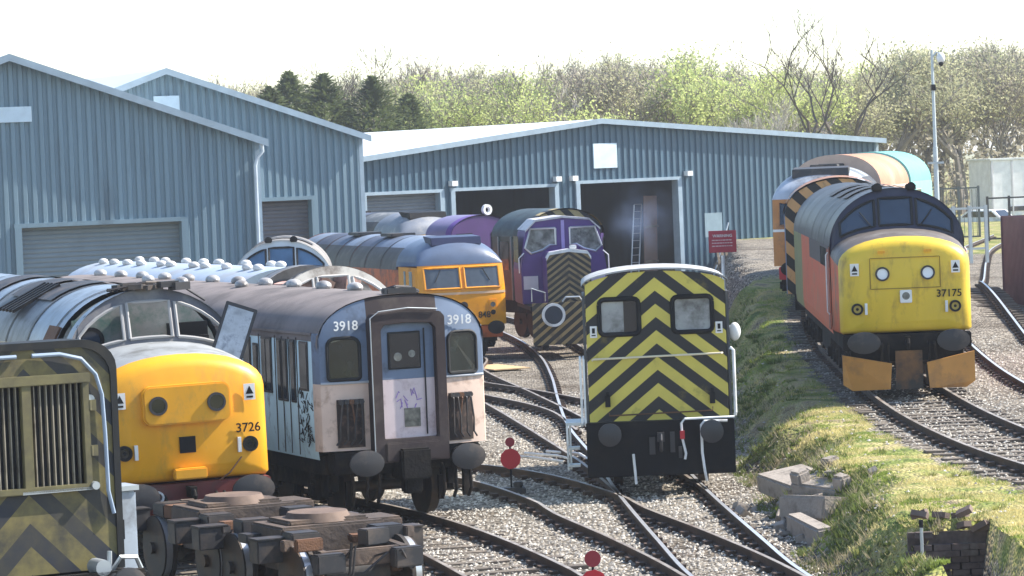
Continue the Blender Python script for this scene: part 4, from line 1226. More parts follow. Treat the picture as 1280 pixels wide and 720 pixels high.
# ------------------------------------------------------------------ sheds
def shed(label, loc, rz, hl, hr, ze, zr, depth, doors, vents, wall, pitch=.3, roofm=None, pipe=None, windows=()):
    """doors: (x0, x1, ztop, open?)"""
    root = thing('corrugated_shed', label, 'shed', loc, rz)
    def top(x): return zr - (zr - ze) * (abs(x) / (hr if x > 0 else hl))
    b = MB()
    xs = sorted(set([-hl, hr] + [d[0] for d in doors] + [d[1] for d in doors]))
    for xa, xb in zip(xs, xs[1:]):
        mid = (xa + xb) / 2
        zb = -.6
        for d in doors:
            if d[0] <= mid <= d[1]: zb = d[2]
        n = max(1, int(round((xb - xa) / pitch)))
        w = (xb - xa) / n
        for i in range(n):
            x = xa + i * w
            pr = [(x, 0), (x + .34 * w, 0), (x + .46 * w, -.075), (x + .86 * w, -.075), (x + w, 0)]
            b.grid([[(px, py, zb) for px, py in pr], [(px, py, top(px)) for px, py in pr]])
    b.build('front_wall', wall, root)
    b = MB()
    b.grid([[(-hl, 0, z), (-hl, depth, z)] for z in (-.6, ze)]); b.grid([[(hr, 0, z), (hr, depth, z)] for z in (-.6, ze)])
    b.add([(-hl, depth, -.6), (hr, depth, -.6), (hr, depth, ze), (0, depth, zr), (-hl, depth, ze)], [(0, 1, 2, 3, 4)])
    b.build('side_and_rear_walls', wall, root)
    rm = roofm or M['shed_roof']
    b = MB()
    for sx, h in ((-1, hl), (1, hr)):
        x2 = sx * (h + .25); z2 = top(sx * h) - .25 * (zr - ze) / h
        b.grid([[(0, y, zr + .10), (x2, y, z2 + .10)] for y in (-.42, depth + .2)]); b.grid([[(0, y, zr + .02), (x2, y, z2 + .02)] for y in (-.42, depth + .2)])
    rf = b.build('roof', rm, root)
    b = MB()
    for sx, h in ((-1, hl), (1, hr)):
        x2 = sx * (h + .28); z2 = top(sx * h) - .28 * (zr - ze) / h
        b.add([(0, -.45, zr + .13), (x2, -.45, z2 + .13), (x2, -.45, z2 - .10), (0, -.45, zr - .10), (0, -.42, zr + .13), (x2, -.42, z2 + .13), (x2, -.42, z2 - .10), (0, -.42, zr - .10)], [(0, 1, 2, 3), (7, 6, 5, 4), (0, 4, 5, 1), (3, 2, 6, 7), (1, 5, 6, 2)])
    b.build('verge_trim', M['trim'], rf)
    for d in doors:
        x0, x1, zt, op = d[:4]
        b = MB()
        for x in (x0 - .09, x1 + .09): b.box((x, -.07, zt / 2 - .3), (.22, .18, zt + .6))
        b.box(((x0 + x1) / 2, -.065, zt + .06), (x1 - x0 + .42, .15, .14))
        b.box((x0 - .03, .16, zt / 2 - .3), (.05, .36, zt + .6)); b.box((x1 + .03, .16, zt / 2 - .3), (.05, .36, zt + .6))
        f = b.build('door_frame', d[5] if len(d) > 5 else M['trim'], root)
        if not op:
            b = MB(); z = -.3; rows = []
            while z < zt:
                rows.append([(x, .30, z) for x in (x0, x1)]); rows.append([(x, .27, z + .05) for x in (x0, x1)]); rows.append([(x, .27, z + .1) for x in (x0, x1)]); z += .15
            rows.append([(x, .30, zt + .3) for x in (x0, x1)])
            b.grid(rows); b.build('roller_shutter', d[4], root)
    for x0, x1, za, zb in vents:
        b = MB(); b.box(((x0 + x1) / 2, -.09, (za + zb) / 2), (x1 - x0, .08, zb - za)); b.build('white_wall_panel', mat('panel_white_blue', (.62, .74, .8), .5), root)
    for x0, x1, za, zb in windows:
        b = MB(); b.box(((x0 + x1) / 2, -.06, (za + zb) / 2), (x1 - x0, .04, zb - za)); b.build('translucent_sheet', mat('pale_sheet', (.22, .3, .34), .5), root)
    if pipe:
        b = MB(); x = pipe
        b.tube([(x + .25, -.25, ze - .05), (x + .28, -.25, ze - .35), (x + .1, -.2, ze - .55), (x + .05, -.15, ze - .8), (x + .05, -.15, 0)], .06, 8)
        b.build('downpipe', mat('downpipe_pale', (.6, .66, .7), .5), root, True)
    b = MB(); b.box((hr, -.03, ze / 2 - .3), (.16, .1, ze + .5)); b.build('corner_trim', M['trim'], root)
    return root
def shedmats():
    M['shed_wall'] = mat('blue_grey_cladding', (.185, .265, .31), .5, var=.1, scale=.9, dirt=(.13, .18, .21), dirt_amt=.25, dirt_scale=1.1, stretch=(1, 1, .12))
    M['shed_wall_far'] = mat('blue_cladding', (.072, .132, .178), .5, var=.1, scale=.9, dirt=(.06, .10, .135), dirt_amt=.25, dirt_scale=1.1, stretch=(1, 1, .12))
    M['shed_roof'] = mat('pale_roof_sheet', (.55, .62, .66), .45, var=.05, scale=.3)
    M['trim'] = mat('pale_blue_trim', (.29, .37, .43), .5)
    M['shutter'] = mat('blue_shutter', (.21, .25, .265), .5, var=.06)
    M['shutter_dark'] = mat('dark_grey_shutter', (.15, .14, .145), .6)
    M['shutter_grey'] = mat('grey_shutter', (.16, .18, .2), .6)

# ------------------------------------------------------------------ trees
def leafmat(name, col, tr=.35):
    m = mat(name, col, .8, var=.35, scale=.35, spec=.15)
    nt = m.node_tree; L = nt.links
    bs = nt.nodes['Principled BSDF']; out = nt.nodes['Material Output']
    t = _n(nt, 'ShaderNodeBsdfTranslucent'); t.inputs[0].default_value = (*[min(1, c * 1.3) for c in col], 1)
    mx = _n(nt, 'ShaderNodeMixShader'); mx.inputs[0].default_value = tr
    L.new(bs.outputs[0], mx.inputs[1]); L.new(t.outputs[0], mx.inputs[2]); L.new(mx.outputs[0], out.inputs[0])
    return m

def branch_tree(seed, h, spread=.6, levels=5, lean=0., trunk_frac=.28, r0=None, up=.35, kids=3):
    """returns wood MB and list of tip points"""
    rnd = random.Random(seed)
    b = MB(); tips = []
    r0 = r0 or h * .016
    def grow(p, d, ln, r, lev):
        n = 4 if lev < 3 else 2
        pts = [p]; q = p; dd = d
        for i in range(n):
            dd = (dd + Vector((rnd.uniform(-1, 1), rnd.uniform(-1, 1), rnd.uniform(-.4, .8))) * .13).normalized()
            q = q + dd * (ln / n); pts.append(q)
            if lev >= 3: tips.append((q, dd, lev))
        b.tube(pts, r, 6 if lev < 2 else 3, r * .6)
        if lev >= levels:
            return
        k = kids if lev < 2 else rnd.choice((2, kids, kids))
        for i in range(k):
            a = rnd.uniform(0, 2 * pi)
            side = Vector((cos(a), sin(a), 0))
            nd = (dd * (1 - spread * .4) + side * spread * rnd.uniform(.5, 1.1) + Vector((0, 0, up * .5))).normalized()
            st = pts[-1] if i == 0 or lev == 0 else pts[rnd.randint(max(1, n - 2), n)]
            grow(st, nd, ln * rnd.uniform(.62, .85), r * .6, lev + 1)
    grow(Vector((0, 0, 0)), Vector((lean, 0, 1)).normalized(), h * trunk_frac, r0, 0)
    zmax = max(v[2] for v in b.v); k = h / zmax
    b.v = [(x * k, y * k, z * k) for x, y, z in b.v]
    tips = [(p * k, d, l) for p, d, l in tips]
    return b, tips
def twigs(b, tips, seed, n=2, ln=.9, w=.02):
    rnd = random.Random(seed)
    for p, d, l in tips:
        for i in range(n):
            dd = (d + Vector((rnd.uniform(-1, 1), rnd.uniform(-1, 1), rnd.uniform(-.2, 1))) * .7).normalized()
            q = p + dd * ln * rnd.uniform(.5, 1.2)
            s_ = dd.cross(Vector((rnd.uniform(-1, 1), rnd.uniform(-1, 1), 1))).normalized() * w
            b.add([p + s_, p - s_, q], [(0, 1, 2)])
def leaves(tips, seed, n, size, spread):
    rnd = random.Random(seed); b = MB()
    for p, d, l in tips:
        for i in range(n):
            c = p + Vector((rnd.gauss(0, spread), rnd.gauss(0, spread), rnd.gauss(0, spread)))
            u = Vector((rnd.gauss(0, 1), rnd.gauss(0, 1), rnd.gauss(0, 1))).normalized(); w = u.orthogonal().normalized()
            s_ = size * rnd.uniform(.5, 1.3)
            b.add([c + u * s_, c + w * s_ * .6, c - u * s_, c - w * s_ * .6], [(0, 1, 2, 3)])
    return b
def conifer_mb(seed, h, w):
    rnd = random.Random(seed); b = MB()
    for i in range(7000):
        t = rnd.random() ** .8
        z = h * (.04 + .96 * t)
        R = w * (1 - t ** 2.6) ** .9 * (.7 + .25 * sin(i % 13 + z * 2.1)) + .12
        a = rnd.uniform(0, 2 * pi); rr = R * sqrt(rnd.uniform(.25, 1))
        rr *= 1 + .3 * sin(2 * a + z * 1.9 + seed) + .2 * sin(5 * a - z * 3 + seed)
        c = Vector((rr * cos(a), rr * sin(a), z + rnd.uniform(-.2, .2)))
        u = Vector((cos(a), sin(a), rnd.uniform(-.1, .9))).normalized(); q = Vector((-sin(a), cos(a), rnd.uniform(-.4, .4))).normalized()
        s_ = rnd.uniform(.10, .26)
        b.add([c - u * s_ * .5 - q * s_ * .5, c - u * s_ * .5 + q * s_ * .5, c + u * s_ * 1.2], [(0, 1, 2)])
    tr = MB(); tr.cyl((0, 0, -.3), (0, 0, h * .9), h * .018, .02, 8)
    return tr, b
def tree_thing(name, label, loc, wood_me, leaf_me, sc=1., rz=0., group=None):
    root = thing(name, label, 'tree', loc, rz, group)
    root.scale = (sc, sc, sc)
    for nm, me in (('trunk', wood_me), ('crown', leaf_me)):
        if me is None: continue
        o = bpy.data.objects.new(nm, me); COL.objects.link(o); o.parent = root
    return root
def as_mesh(mb, name, m):
    me = bpy.data.meshes.new(name); me.from_pydata([tuple(v) for v in mb.v], [], mb.f); me.materials.append(m)
    return me
# ================================================================== assemble
defmats(); trackmats(); shedmats()
ground()

# ---- tracks
T1 = [(2.2, 22), (.7, 33), (.35, 40), (.2, 43), (-.05, 46.3), (-2.1, 54.2), (-5.7, 62.5), (-9.4, 71.2), (-13, 79)]
T2 = [(5.0, 25), (3.75, 38), (2.95, 45.2), (2.15, 50), (1.3, 54.2), (.85, 57.0), (-.6, 61.8), (-3.8, 67.2), (-7.7, 76.4), (-12, 86)]
T3 = [(4.6, 30), (3.6, 40), (3.03, 45.2), (2.78, 49.5), (2.42, 57), (2.2, 64), (1.85, 72), (1.75, 80), (1.7, 90), (1.45, 100), (.6, 112), (-1.5, 128), (-6, 145)]
T4 = [(2.42, 57), (1.95, 63), (1.25, 69.5), (.45, 76.5), (-.35, 83), (-1.6, 93), (-1.75, 100), (-4.3, 108), (-7.4, 117.5)]
T9 = [(2.0, 71), (1.5, 77), (.3, 82), (-1.5, 87.5), (-4.0, 94), (-6.9, 103)]
T0 = [(2.6, 32), (.4, 38), (-2.56, 44.4), (-4.9, 49), (-8.2, 56), (-12, 64)]
TE = [(-1.5, 34), (-5.8, 40.5), (-10, 46.5)]
T7 = [(13.2, 30), (11.8, 44), (10.95, 58), (11.0, 69), (12.1, 85), (14.0, 106), (16.4, 122), (19.2, 141), (21.8, 157), (25.8, 174)]
T8 = [(16.3, 118), (18.4, 138), (21.8, 156), (26.0, 174)]
def zr_(x, y):
    if y > 128: return RAILZ + .35 * smoothstep(150, 200, y)
    return RAILZ if x > 14 or y < 83 else RAILZ + rise(x, y)
track('track with bleached sleepers running out from under the coach numbered 3918', T1, z0, single=55)
track('rusty track curving past the red disc signal left of the striped shunter', T2, z0, sink=.05)
track('bright railed track under the black and yellow chevron shunter', T3, z0, shiny=True, sink=.06)
track('curved track leading to the orange cab locomotive', T4, z0, sink=.06)
track('short curved siding crossing in the middle distance beside a plywood sheet', T9, z0, sink=.06)
track('track carrying the loose brown bogies in the foreground', T0, z0)
track('track under the grimy striped locomotive at the photo corner', TE, z0, single=0)
track('raised track on the grassy bank under the locomotive numbered 37175', T6, z6, single=60)
track('bright railed track beside the maroon fence', T7, zr_, shiny=True, sink=.05)

# ---- locomotive 37175
face = mat('indigo_cab_face', (.022, .022, .05), .4, dirt=(.05, .05, .07), dirt_amt=.2)
roofdark = mat('dark_roof_sheen', (.03, .03, .037), .45, var=.3, dirt=(.10, .10, .105), dirt_amt=.25, dirt_scale=1.2)
orange_side = mat('orange_red_side', (.62, .085, .012), .45, var=.15, dirt=(.22, .1, .06), dirt_amt=.35)
green_side = mat('olive_green_side', (.16, .19, .06), .45, var=.12, dirt=(.1, .1, .06), dirt_amt=.25)
dark_side = mat('blackish_side', (.05, .03, .03), .5, dirt=(.14, .09, .07), dirt_amt=.3)
nose_loco('diesel locomotive numbered 37175 with plain yellow nose and orange snowploughs on the grassy bank', (7.66, 65.42, RAILZ), -.041, dict(
    nose=M['yellow37'], wrap=.26, casing=mat('nose_top_brown', (.11, .09, .08), .6, dirt=(.2, .18, .16), dirt_amt=.3), side_nose=orange_side, face=face, glass=M['glass_blue'], frame=M['rubber'], lens=mat('lamp_white', (.82, .85, .88), .25),
    side=[(1.95, 3.0, orange_side), (3.0, 14.0, mat('orange_red_side_b', (.56, .075, .014), .45, dirt=(.4, .15, .06), dirt_amt=.25)), (14.0, 18, green_side)],
    roof=[(1.9, 3.9, roofdark), (3.92, 9, mat('roof_grey_b', (.04, .04, .042), .5, dirt=(.12, .115, .11), dirt_amt=.3)), (9.02, 18, roofdark)],
    louvre=M['black'], cantrail=mat('cantrail_dark', (.02, .02, .03), .45), rails=True, door=mat('door_dark_red', (.3, .07, .04), .5), number='37175', nsize=.2, nx=.84, nz=1.93, plough=mat('plough_orange', (.55, .25, .05), .6, dirt=(.3, .15, .05), dirt_amt=.3), length=17.9, interior=M['intdark']))

# ---- scrap locomotive with stripped cab
gr = mat('grey_weathered_body', (.17, .175, .185), .5, var=.2, dirt=(.08, .08, .08), dirt_amt=.4)
bl = mat('blue_grey_roof', (.22, .27, .33), .38, var=.25, dirt=(.09, .1, .12), dirt_amt=.35)
scrap = nose_loco('stripped locomotive with yellow nose, glassless windscreens and numerals 3726 in front of the coach', (-4.86, 49.5, -.02), .33, dict(
    nose=M['yellow'], wrap=.26, casing=mat('nose_top_grey', (.30, .31, .31), .6, dirt=(.15, .15, .14), dirt_amt=.35), face=mat('bare_cab_face', (.10, .10, .115), .55, dirt=(.2, .19, .18), dirt_amt=.4), frame=mat('window_rim_grey', (.33, .32, .31), .5),
    lens=M['glass'], interior=mat('bare_cab_lining', (.27, .265, .245), .8, var=.25, dirt=(.1, .17, .14), dirt_amt=.4, dirt_scale=3), panel=True, number='3726', nsize=.19, nx=.93, nz=1.92,
    side=[(1.95, 17.5, gr)], roof=[(1.9, 2.3, bl), (2.95, 5.2, bl), (5.22, 9.5, mat('roof_mid', (.2, .21, .22), .5, dirt=(.07, .07, .07), dirt_amt=.5)), (9.52, 17.5, bl)],  # gap behind the first roof panel left open to light the cab
    bulk=2.95, ribs=(3.4, 5.2, 7.0, 9.5, 13), hatches=(6.1, 8.2, 11.2), length=17.5, beam=mat('beam_red', (.16, .03, .025), .6, dirt=(.08, .04, .03)), horns=False, tail_lens=M['glass']), ry=-.016)
# fittings on its roof and the window panel swung open on the right
b = MB(); random.seed(11)
for k in range(14):
    b.box((random.uniform(-.5, .7), 2.05 + random.uniform(0, .5), 4.0 + random.uniform(0, .05)), (random.uniform(.08, .3), random.uniform(.08, .25), random.uniform(.05, .12)), rz=random.random())
b.tube([(-.6, 2.2, 4.0), (0, 2.1, 4.1), (.5, 2.2, 4.06), (1.0, 2.5, 3.75)], .02, 5)
b.build('roof_debris', M['darkmetal'], scrap)
b = MB(); b.box((0, 0, 0), (.5, .035, .95)); pn = b.build('loose_window_panel', mat('panel_frame_dark', (.03, .03, .035), .5), scrap, bevel=.01)
b = MB(); b.box((0, -.021, .0), (.4, .008, .84)); b.build('panel_sheet', mat('panel_sheet_pale', (.38, .42, .48), .35, var=.6, scale=4, dirt=(.06, .07, .1), dirt_amt=.3, dirt_scale=4), pn)
pn.location = (1.2, 1.62, 3.22); pn.rotation_euler = (-.1, .36, -.25)
b = MB()
for y in (4.6, 4.9, 5.2, 5.5, 5.8): b.box((-.85, y + 2, 3.80), (.9, .12, .05), ry=-.45)
b.build('roof_slats', M['black'], scrap)
b = MB(); b.box((-1.27, 3.4, 3.28), (.05, .8, .4), ry=.5); b.build('side_window', M['rust'], scrap)

emu((-1.76, 53.75, 0), .385)

# ---- pale coach behind with many white ventilators
paleroof = mat('pale_blue_roof', (.36, .42, .50), .5, var=.08, dirt=(.3, .29, .28), dirt_amt=.2, dirt_scale=.6)
wv = mat('white_ventilator', (.62, .6, .57), .6, dirt=(.35, .33, .3), dirt_amt=.4)
coach('passenger_coach', 'pale blue roofed coach bristling with white roof ventilators behind the coach numbered 3918', (-4.5, 68.9, .0), .40, 13, paleroof, mat('pale_coach_side', (.3, .36, .4), .6), 3.72,
      vents=((-.45, [.8, 1.5, 2.9, 4.4, 5.2, 6.9, 7.6, 9.2, 10.3, 11.4, 12.3]), (.35, [1.7, 2.3, 4.0, 5.9, 7.0, 8.3, 9.9, 10.8, 12.0])), ventm=wv, vr=.115, vlong=1.6)
# ---- wreck: another stripped cab showing above the coach roof
wr = nose_loco('wrecked locomotive cab with torn pale lining and no glass, behind the coach roof', (-2.72, 64.4, -.2), .40, dict(
    nose=M['yellow'], wrap=.26, casing=gr, face=mat('wreck_face', (.5, .47, .42), .7, dirt=(.14, .11, .09), dirt_amt=.4), frame=mat('wreck_rim', (.5, .47, .44), .6), lens=M['black'], interior=mat('wreck_lining', (.5, .47, .42), .8, var=.3, dirt=(.06, .05, .05), dirt_amt=.45, dirt_scale=2),
    bulk=2.7, side=[(1.95, 4, gr)], roof=[(3.5, 3.6, mat('wreck_roof', (.3, .28, .26), .7, var=.4, dirt=(.1, .08, .07), dirt_amt=.5)), (3.62, 3.9, gr)], ribs=(2.2,), hatches=(), length=4.0, horns=False, number='', far=True), 0)
b = MB(); random.seed(21)
for k in range(10):
    b.box((random.uniform(-.9, .9), 2.4 + random.uniform(0, 1.2), 3.1 + random.uniform(0, .5)), (random.uniform(.2, .5), random.uniform(.05, .4), random.uniform(.1, .4)), rz=random.random(), ry=random.uniform(-.6, .6))
b.build('torn_lining', mat('torn_lining_pink', (.5, .3, .25), .8, var=.5, dirt=(.1, .07, .06), dirt_amt=.5), wr)
b = MB(); b.sphere((.1, 1.95, 3.15), .16, 10, 8); b.build('white_lamp_housing', M['white'], wr, True)

# ---- pale blue nosed locomotive with two horns
pb = mat('pale_blue_body', (.32, .40, .46), .5, dirt=(.2, .2, .2), dirt_amt=.3)
nose_loco('pale blue locomotive with blue windscreens and two black roof horns beside the shed drainpipe', (-6.05, 88.2, -.12), .05, dict(
    nose=pb, wrap=.26, casing=mat('white_blue_top', (.6, .66, .7), .5), face=mat('pale_cab_face', (.5, .53, .55), .5), glass=mat('sky_blue_glass', (.05, .11, .2), .1, var=.3, spec=.8), frame=M['black'], lens=M['glass'], far=True, number='',
    side=[(1.95, 9, pb)], roof=[(1.9, 9, mat('speckled_grey_roof', (.25, .23, .21), .7, var=.4, dirt=(.12, .11, .1), dirt_amt=.4))], ribs=(), hatches=(5,), length=9))

# ---- orange cab locomotives
dome = mat('blue_grey_dome', (.10, .135, .205), .35, var=.15, dirt=(.1, .12, .18), dirt_amt=.2)
rg = [mat('roof_mid_blue', (.13, .16, .23), .42, dirt=(.1, .1, .1), dirt_amt=.3), mat('roof_dark_blue', (.07, .085, .13), .5, dirt=(.14, .14, .16), dirt_amt=.3), mat('roof_light_blue', (.22, .27, .36), .42, dirt=(.15, .15, .15), dirt_amt=.3)]
flat_loco('orange yellow cabbed locomotive with blue dome and numerals 848 in front of the purple shunter', (-1.45, 100, -.2), .30, dict(
    cab=M['orange'], dome=dome, visor=mat('indigo_visor', (.02, .025, .075), .4), glass=mat('grey_cab_glass', (.06, .07, .08), .1, var=.4, spec=.8), roofs=[rg[2], rg[0], rg[1]], body=mat('dark_orange_red_side', (.62, .14, .03), .5, dirt=(.12, .06, .04)), number='848', length=16, beam=mat('orange_red_beam', (.55, .12, .03), .5, dirt=(.1, .05, .03)), roofside=mat('roof_side_brown', (.085, .075, .07), .5, dirt=(.15, .13, .12), dirt_amt=.3), strip=mat('strip_pale_orange', (.75, .5, .3), .5)))
flat_loco('grey domed locomotive with a pale orange cab stabled in front of the grey roller door', (-2.75, 125, .25), .5, dict(
    cab=mat('pale_orange_cab', (.6, .36, .12), .5, dirt=(.3, .25, .2), dirt_amt=.4), dome=mat('slate_dome', (.16, .18, .22), .45, dirt=(.3, .29, .28), dirt_amt=.3), visor=M['black'], glass=M['glass'], roofs=[mat('roof_slate', (.12, .13, .14), .55, dirt=(.32, .31, .3), dirt_amt=.35), rg[1]], body=mat('slate_side', (.08, .09, .1), .5), length=15, far=True, strip=M['white']))

# ---- purple and green shunters
hood_shunter('purple shunting locomotive with a narrow chevroned bonnet and a white rimmed buffer', (1.72, 100, .08), .10)
wasp_cab_shunter('shunting_locomotive', 'dark green shunter with wasp striped cab edge standing directly behind the purple one', (1.72, 105.0, .2), .42, 2.6, None, mat('dark_green_cab', (.03, .055, .045), .5, dirt=(.08, .09, .08), dirt_amt=.3), mat('dark_teal_roof', (.05, .075, .075), .5, dirt=(.02, .025, .025), dirt_amt=.5), mat('pillar_pale_green', (.2, .26, .25), .5), zt=4.0, stripe=(.42, .32, .14), per=.55)
pu = wasp_cab_shunter('shunting_locomotive', 'plain purple cab of a shunter half hidden behind the orange cab locomotive', (-1.0, 119, .05), .62, 1.5, None, mat('lavender_side', (.22, .19, .42), .45), mat('purple_roof', (.2, .17, .3), .4), mat('purple_edge', (.12, .04, .25), .4), zt=3.85, post=False, stripe=(.13, .045, .26))
for c in pu.children:
    if c.name.startswith('striped_end'):
        c.name = 'cab_end'; c.data.materials[0] = mat('plain_purple_end', (.06, .022, .115), .45)
b = MB(); b.ring((.3, 4.05), .1, .19, -.02, .12, 16); b.cyl((.3, .1, 3.8), (.3, .1, 3.95), .05); b.build('roof_horn', M['white'], pu, True)

# ---- behind 37175
wasp_cab_shunter('shunting_locomotive', 'orange shunter with black striped end coupled behind the locomotive numbered 37175', (8.3, 84.3, .93), -.09, 6.5, None, mat('silver_blue_side', (.25, .28, .38), .45, dirt=(.2, .14, .12), dirt_amt=.3), mat('orange_black_roof', (.5, .2, .07), .5, dirt=(.05, .045, .045), dirt_amt=.5), mat('silver_edge', (.6, .6, .62), .4), zt=4.05, stripe=(.62, .33, .13), per=.62, windows=False, front_w=1.38)
flat_loco('locomotive with a silvery domed roof and orange cab behind the orange striped shunter', (8.55, 92.3, 1.45), -.15, dict(
    cab=mat('dull_orange_cab', (.5, .2, .05), .5, dirt=(.15, .09, .06), dirt_amt=.3), dome=mat('silver_dome', (.42, .45, .5), .4, var=.25, dirt=(.1, .1, .11), dirt_amt=.4), visor=M['darkmetal'], glass=M['glass'], roofs=[mat('silver_roof', (.42, .44, .47), .4, var=.2, dirt=(.08, .08, .08), dirt_amt=.4), mat('dark_silver_roof', (.14, .145, .15), .5, dirt=(.3, .3, .3), dirt_amt=.3)], roofside=M['darkmetal'], body=mat('dark_blue_side', (.03, .035, .06), .5), length=9, far=True, strip=M['white']))
coach('passenger_coach', 'pale orange roofed coach between the silvery domed locomotive and the turquoise coach', (9.95, 102.2, 1.62), -.27, 5.6, mat('peach_roof', (.46, .22, .13), .75, var=.08, dirt=(.5, .33, .24), dirt_amt=.25, dirt_scale=.5), mat('peach_side', (.6, .42, .32), .5), 3.95)
coach('passenger_coach', 'turquoise coach end with small windows beside the lamp post', (11.55, 107.9, 1.66), -.29, 3.9, mat('mint_roof', (.15, .40, .37), .75), mat('turquoise_side', (.2, .5, .47), .45), 3.95, windows=(M['glass'], mat('mint_frame', (.4, .6, .56), .5)))

striped_shunter((2.45, 57.74, 0), -.02)
wagon_hood_shunter((-5.89, 40.2, 0), .50)

# ---- loose bogies
loose_bogie('rust brown bogie nearest the camera, its round centre plate uncovered', (-2.72, 44.75, -.1), .46)
loose_bogie('rust brown bogie tucked against the yellow nose of the stripped locomotive', (-4.05, 47.35, -.08), .46)

# ---- sheds
shed('nearest blue grey corrugated shed with a closed blue roller shutter, at the left', (-15.47, 105, 0), radians(20), 8.0, 7.95, 6.75, 9.6, 22, [(.19, 5.36, 4.3, False, M['shutter'], M['shed_wall'])], [(-.9, .69, 7.6, 8.08)], M['shed_wall'], pipe=7.8, pitch=.3)
shed('second blue grey corrugated shed with a dark doorway, between the other two sheds', (-12.15, 120, 0), radians(25), 7.5, 7.5, 6.9, 9.46, 20, [(3.41, 5.46, 4.7, False, M['shutter_dark'], M['shed_wall'])], [(-.4, .55, 7.85, 8.6)], M['shed_wall'], pitch=.3)
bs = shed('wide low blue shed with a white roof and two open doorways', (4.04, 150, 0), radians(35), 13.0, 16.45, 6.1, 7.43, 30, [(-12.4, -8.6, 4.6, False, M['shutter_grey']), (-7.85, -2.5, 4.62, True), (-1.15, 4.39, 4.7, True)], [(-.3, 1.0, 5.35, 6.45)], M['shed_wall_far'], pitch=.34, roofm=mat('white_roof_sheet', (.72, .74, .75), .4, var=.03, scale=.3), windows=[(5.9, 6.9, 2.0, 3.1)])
b = MB()
for x in (-7.95, -2.4, -1.5, 4.95): b.box((x, -.2, 4.95), (.3, .3, .22))
b.build('wall_lamp', M['white'], bs)
c35, s35 = cos(radians(35)), sin(radians(35))
def inshed(u, v, z=0): return (4.04 + u * c35 - v * s35, 150 + u * s35 + v * c35, z)
r = thing('ladder', 'aluminium ladder leaning just inside the right hand shed doorway', 'ladder', inshed(3.35, 1.6), radians(35))
b = MB()
for x in (-.22, .22): b.tube([(x - .35, 0, 0), (x + .25, .3, 3.6)], .035, 6)
b.build('stile', M['galv'], r)
b = MB()
for k in range(11): b.tube([(-.57 + .054 * (k + 1), .027 * (k + 1), .33 * (k + 1)), (-.13 + .054 * (k + 1), .027 * (k + 1), .33 * (k + 1))], .018, 5)
b.build('rungs', M['galv'], r)
r = thing('timber_board', 'tall pinkish timber board standing at the right of the open shed doorway', 'board', inshed(3.95, 1.5), radians(35))
b = MB(); b.box((0, 0, 2.0), (.75, .05, 4.0), ry=.03); b.build('sheet', mat('pinkish_board', (.22, .14, .11), .8, dirt=(.2, .14, .12)), r)
b = MB(); b.box((.05, -.04, 2.6), (.8, .04, .1)).box((0, -.04, 1.0), (.76, .04, .1)); b.build('batten', M['timber'], r)

# ---- warning sign
r = thing('warning_sign', 'red warning board with white lettering on a white post by the far shed', 'sign', (6.0, 95, .55), .0)
b = MB(); b.cyl((0, .03, -.2), (0, .03, 2.3), .055, n=12); b.build('post', M['white'], r, True)
b = MB(); b.box((0, -.02, 2.70), (.78, .03, .62)); bd = b.build('board', mat('faded_red_board', (.42, .03, .055), .5), r, bevel=.01)
text('WARNING', .115, (0, -.04, 2.86), M['white'], bd, 'heading', ext=.002)
random.seed(2)
b = MB()
for z in (2.74, 2.66, 2.575):
    x = -.3
    while x < .27:
        w = random.uniform(.03, .085); b.box((x + w / 2, -.037, z), (w, .003, .03)); x += w + .018
b.build('small_lettering', mat('pinkish_white', (.7, .5, .5), .6), bd)

# ---- red disc ground signals
def disc(label, loc, rz, R, r2, zc):
    t = thing('disc_signal', label, 'ground signal', loc, rz)
    b = MB(); b.cyl((0, 0, -.2), (0, 0, zc + R + r2 * 1.6), .018, n=8); b.build('stem', M['black'], t)
    b = MB(); n = 10
    b.cyl((0, -.03, zc), (0, -.015, zc), R, n=n); b.build('red_disc', mat('disc_red', (.58, .015, .03), .4), t)
    b = MB(); b.cyl((0, -.03, zc + R + r2 * 1.3), (0, -.012, zc + R + r2 * 1.3), r2, n=18); b.build('small_disc', mat('disc_dark_red', (.3, .015, .03), .45), t)
    b = MB(); b.box((0, 0, -.1), (.5, .22, .12)).cyl((.12, 0, -.05), (.12, 0, .06), .09, n=12); b.build('base', M['darkmetal'], t, bevel=.02)
disc('red disc signal on a dark base between the tracks, right of coach 3918', (-.15, 59.4, -.02), .1, .185, .085, .47)
disc('nearest red disc signal, only its top showing at the bottom edge of the photo', (.92, 44.3, -.15), .1, .19, .11, .22)

# ---- plywood sheet, stones
t = thing('plywood_sheet', 'bare plywood sheet lying on the ballast beside the orange cab locomotive', 'plywood', (-.55, 95.8, -.1), .4)
b = MB(); b.box((0, 0, 0), (1.1, 2.4, .03)); b.build('sheet', mat('plywood', (.55, .38, .2), .8), t)
t = thing('white_rod_stack', 'white painted rods and rail offcuts lying left of the chevron shunter', 'rods', (.7, 65.5, -.1), .5)
for k, (x, a) in enumerate(((0, 0), (.25, .25), (-.3, -.2))):
    b = MB(); b.tube([(x, -.9, 0), (x + .05 + a, 0, .04), (x + a, 1.2, .02)], .03, 6); b.build('rod', M['white'], t)

M['concrete'] = mat('weathered_concrete', (.36, .31, .26), .9, var=.2, dirt=(.17, .145, .12), dirt_amt=.35, dirt_scale=2.5, bump=.5, bscale=22)
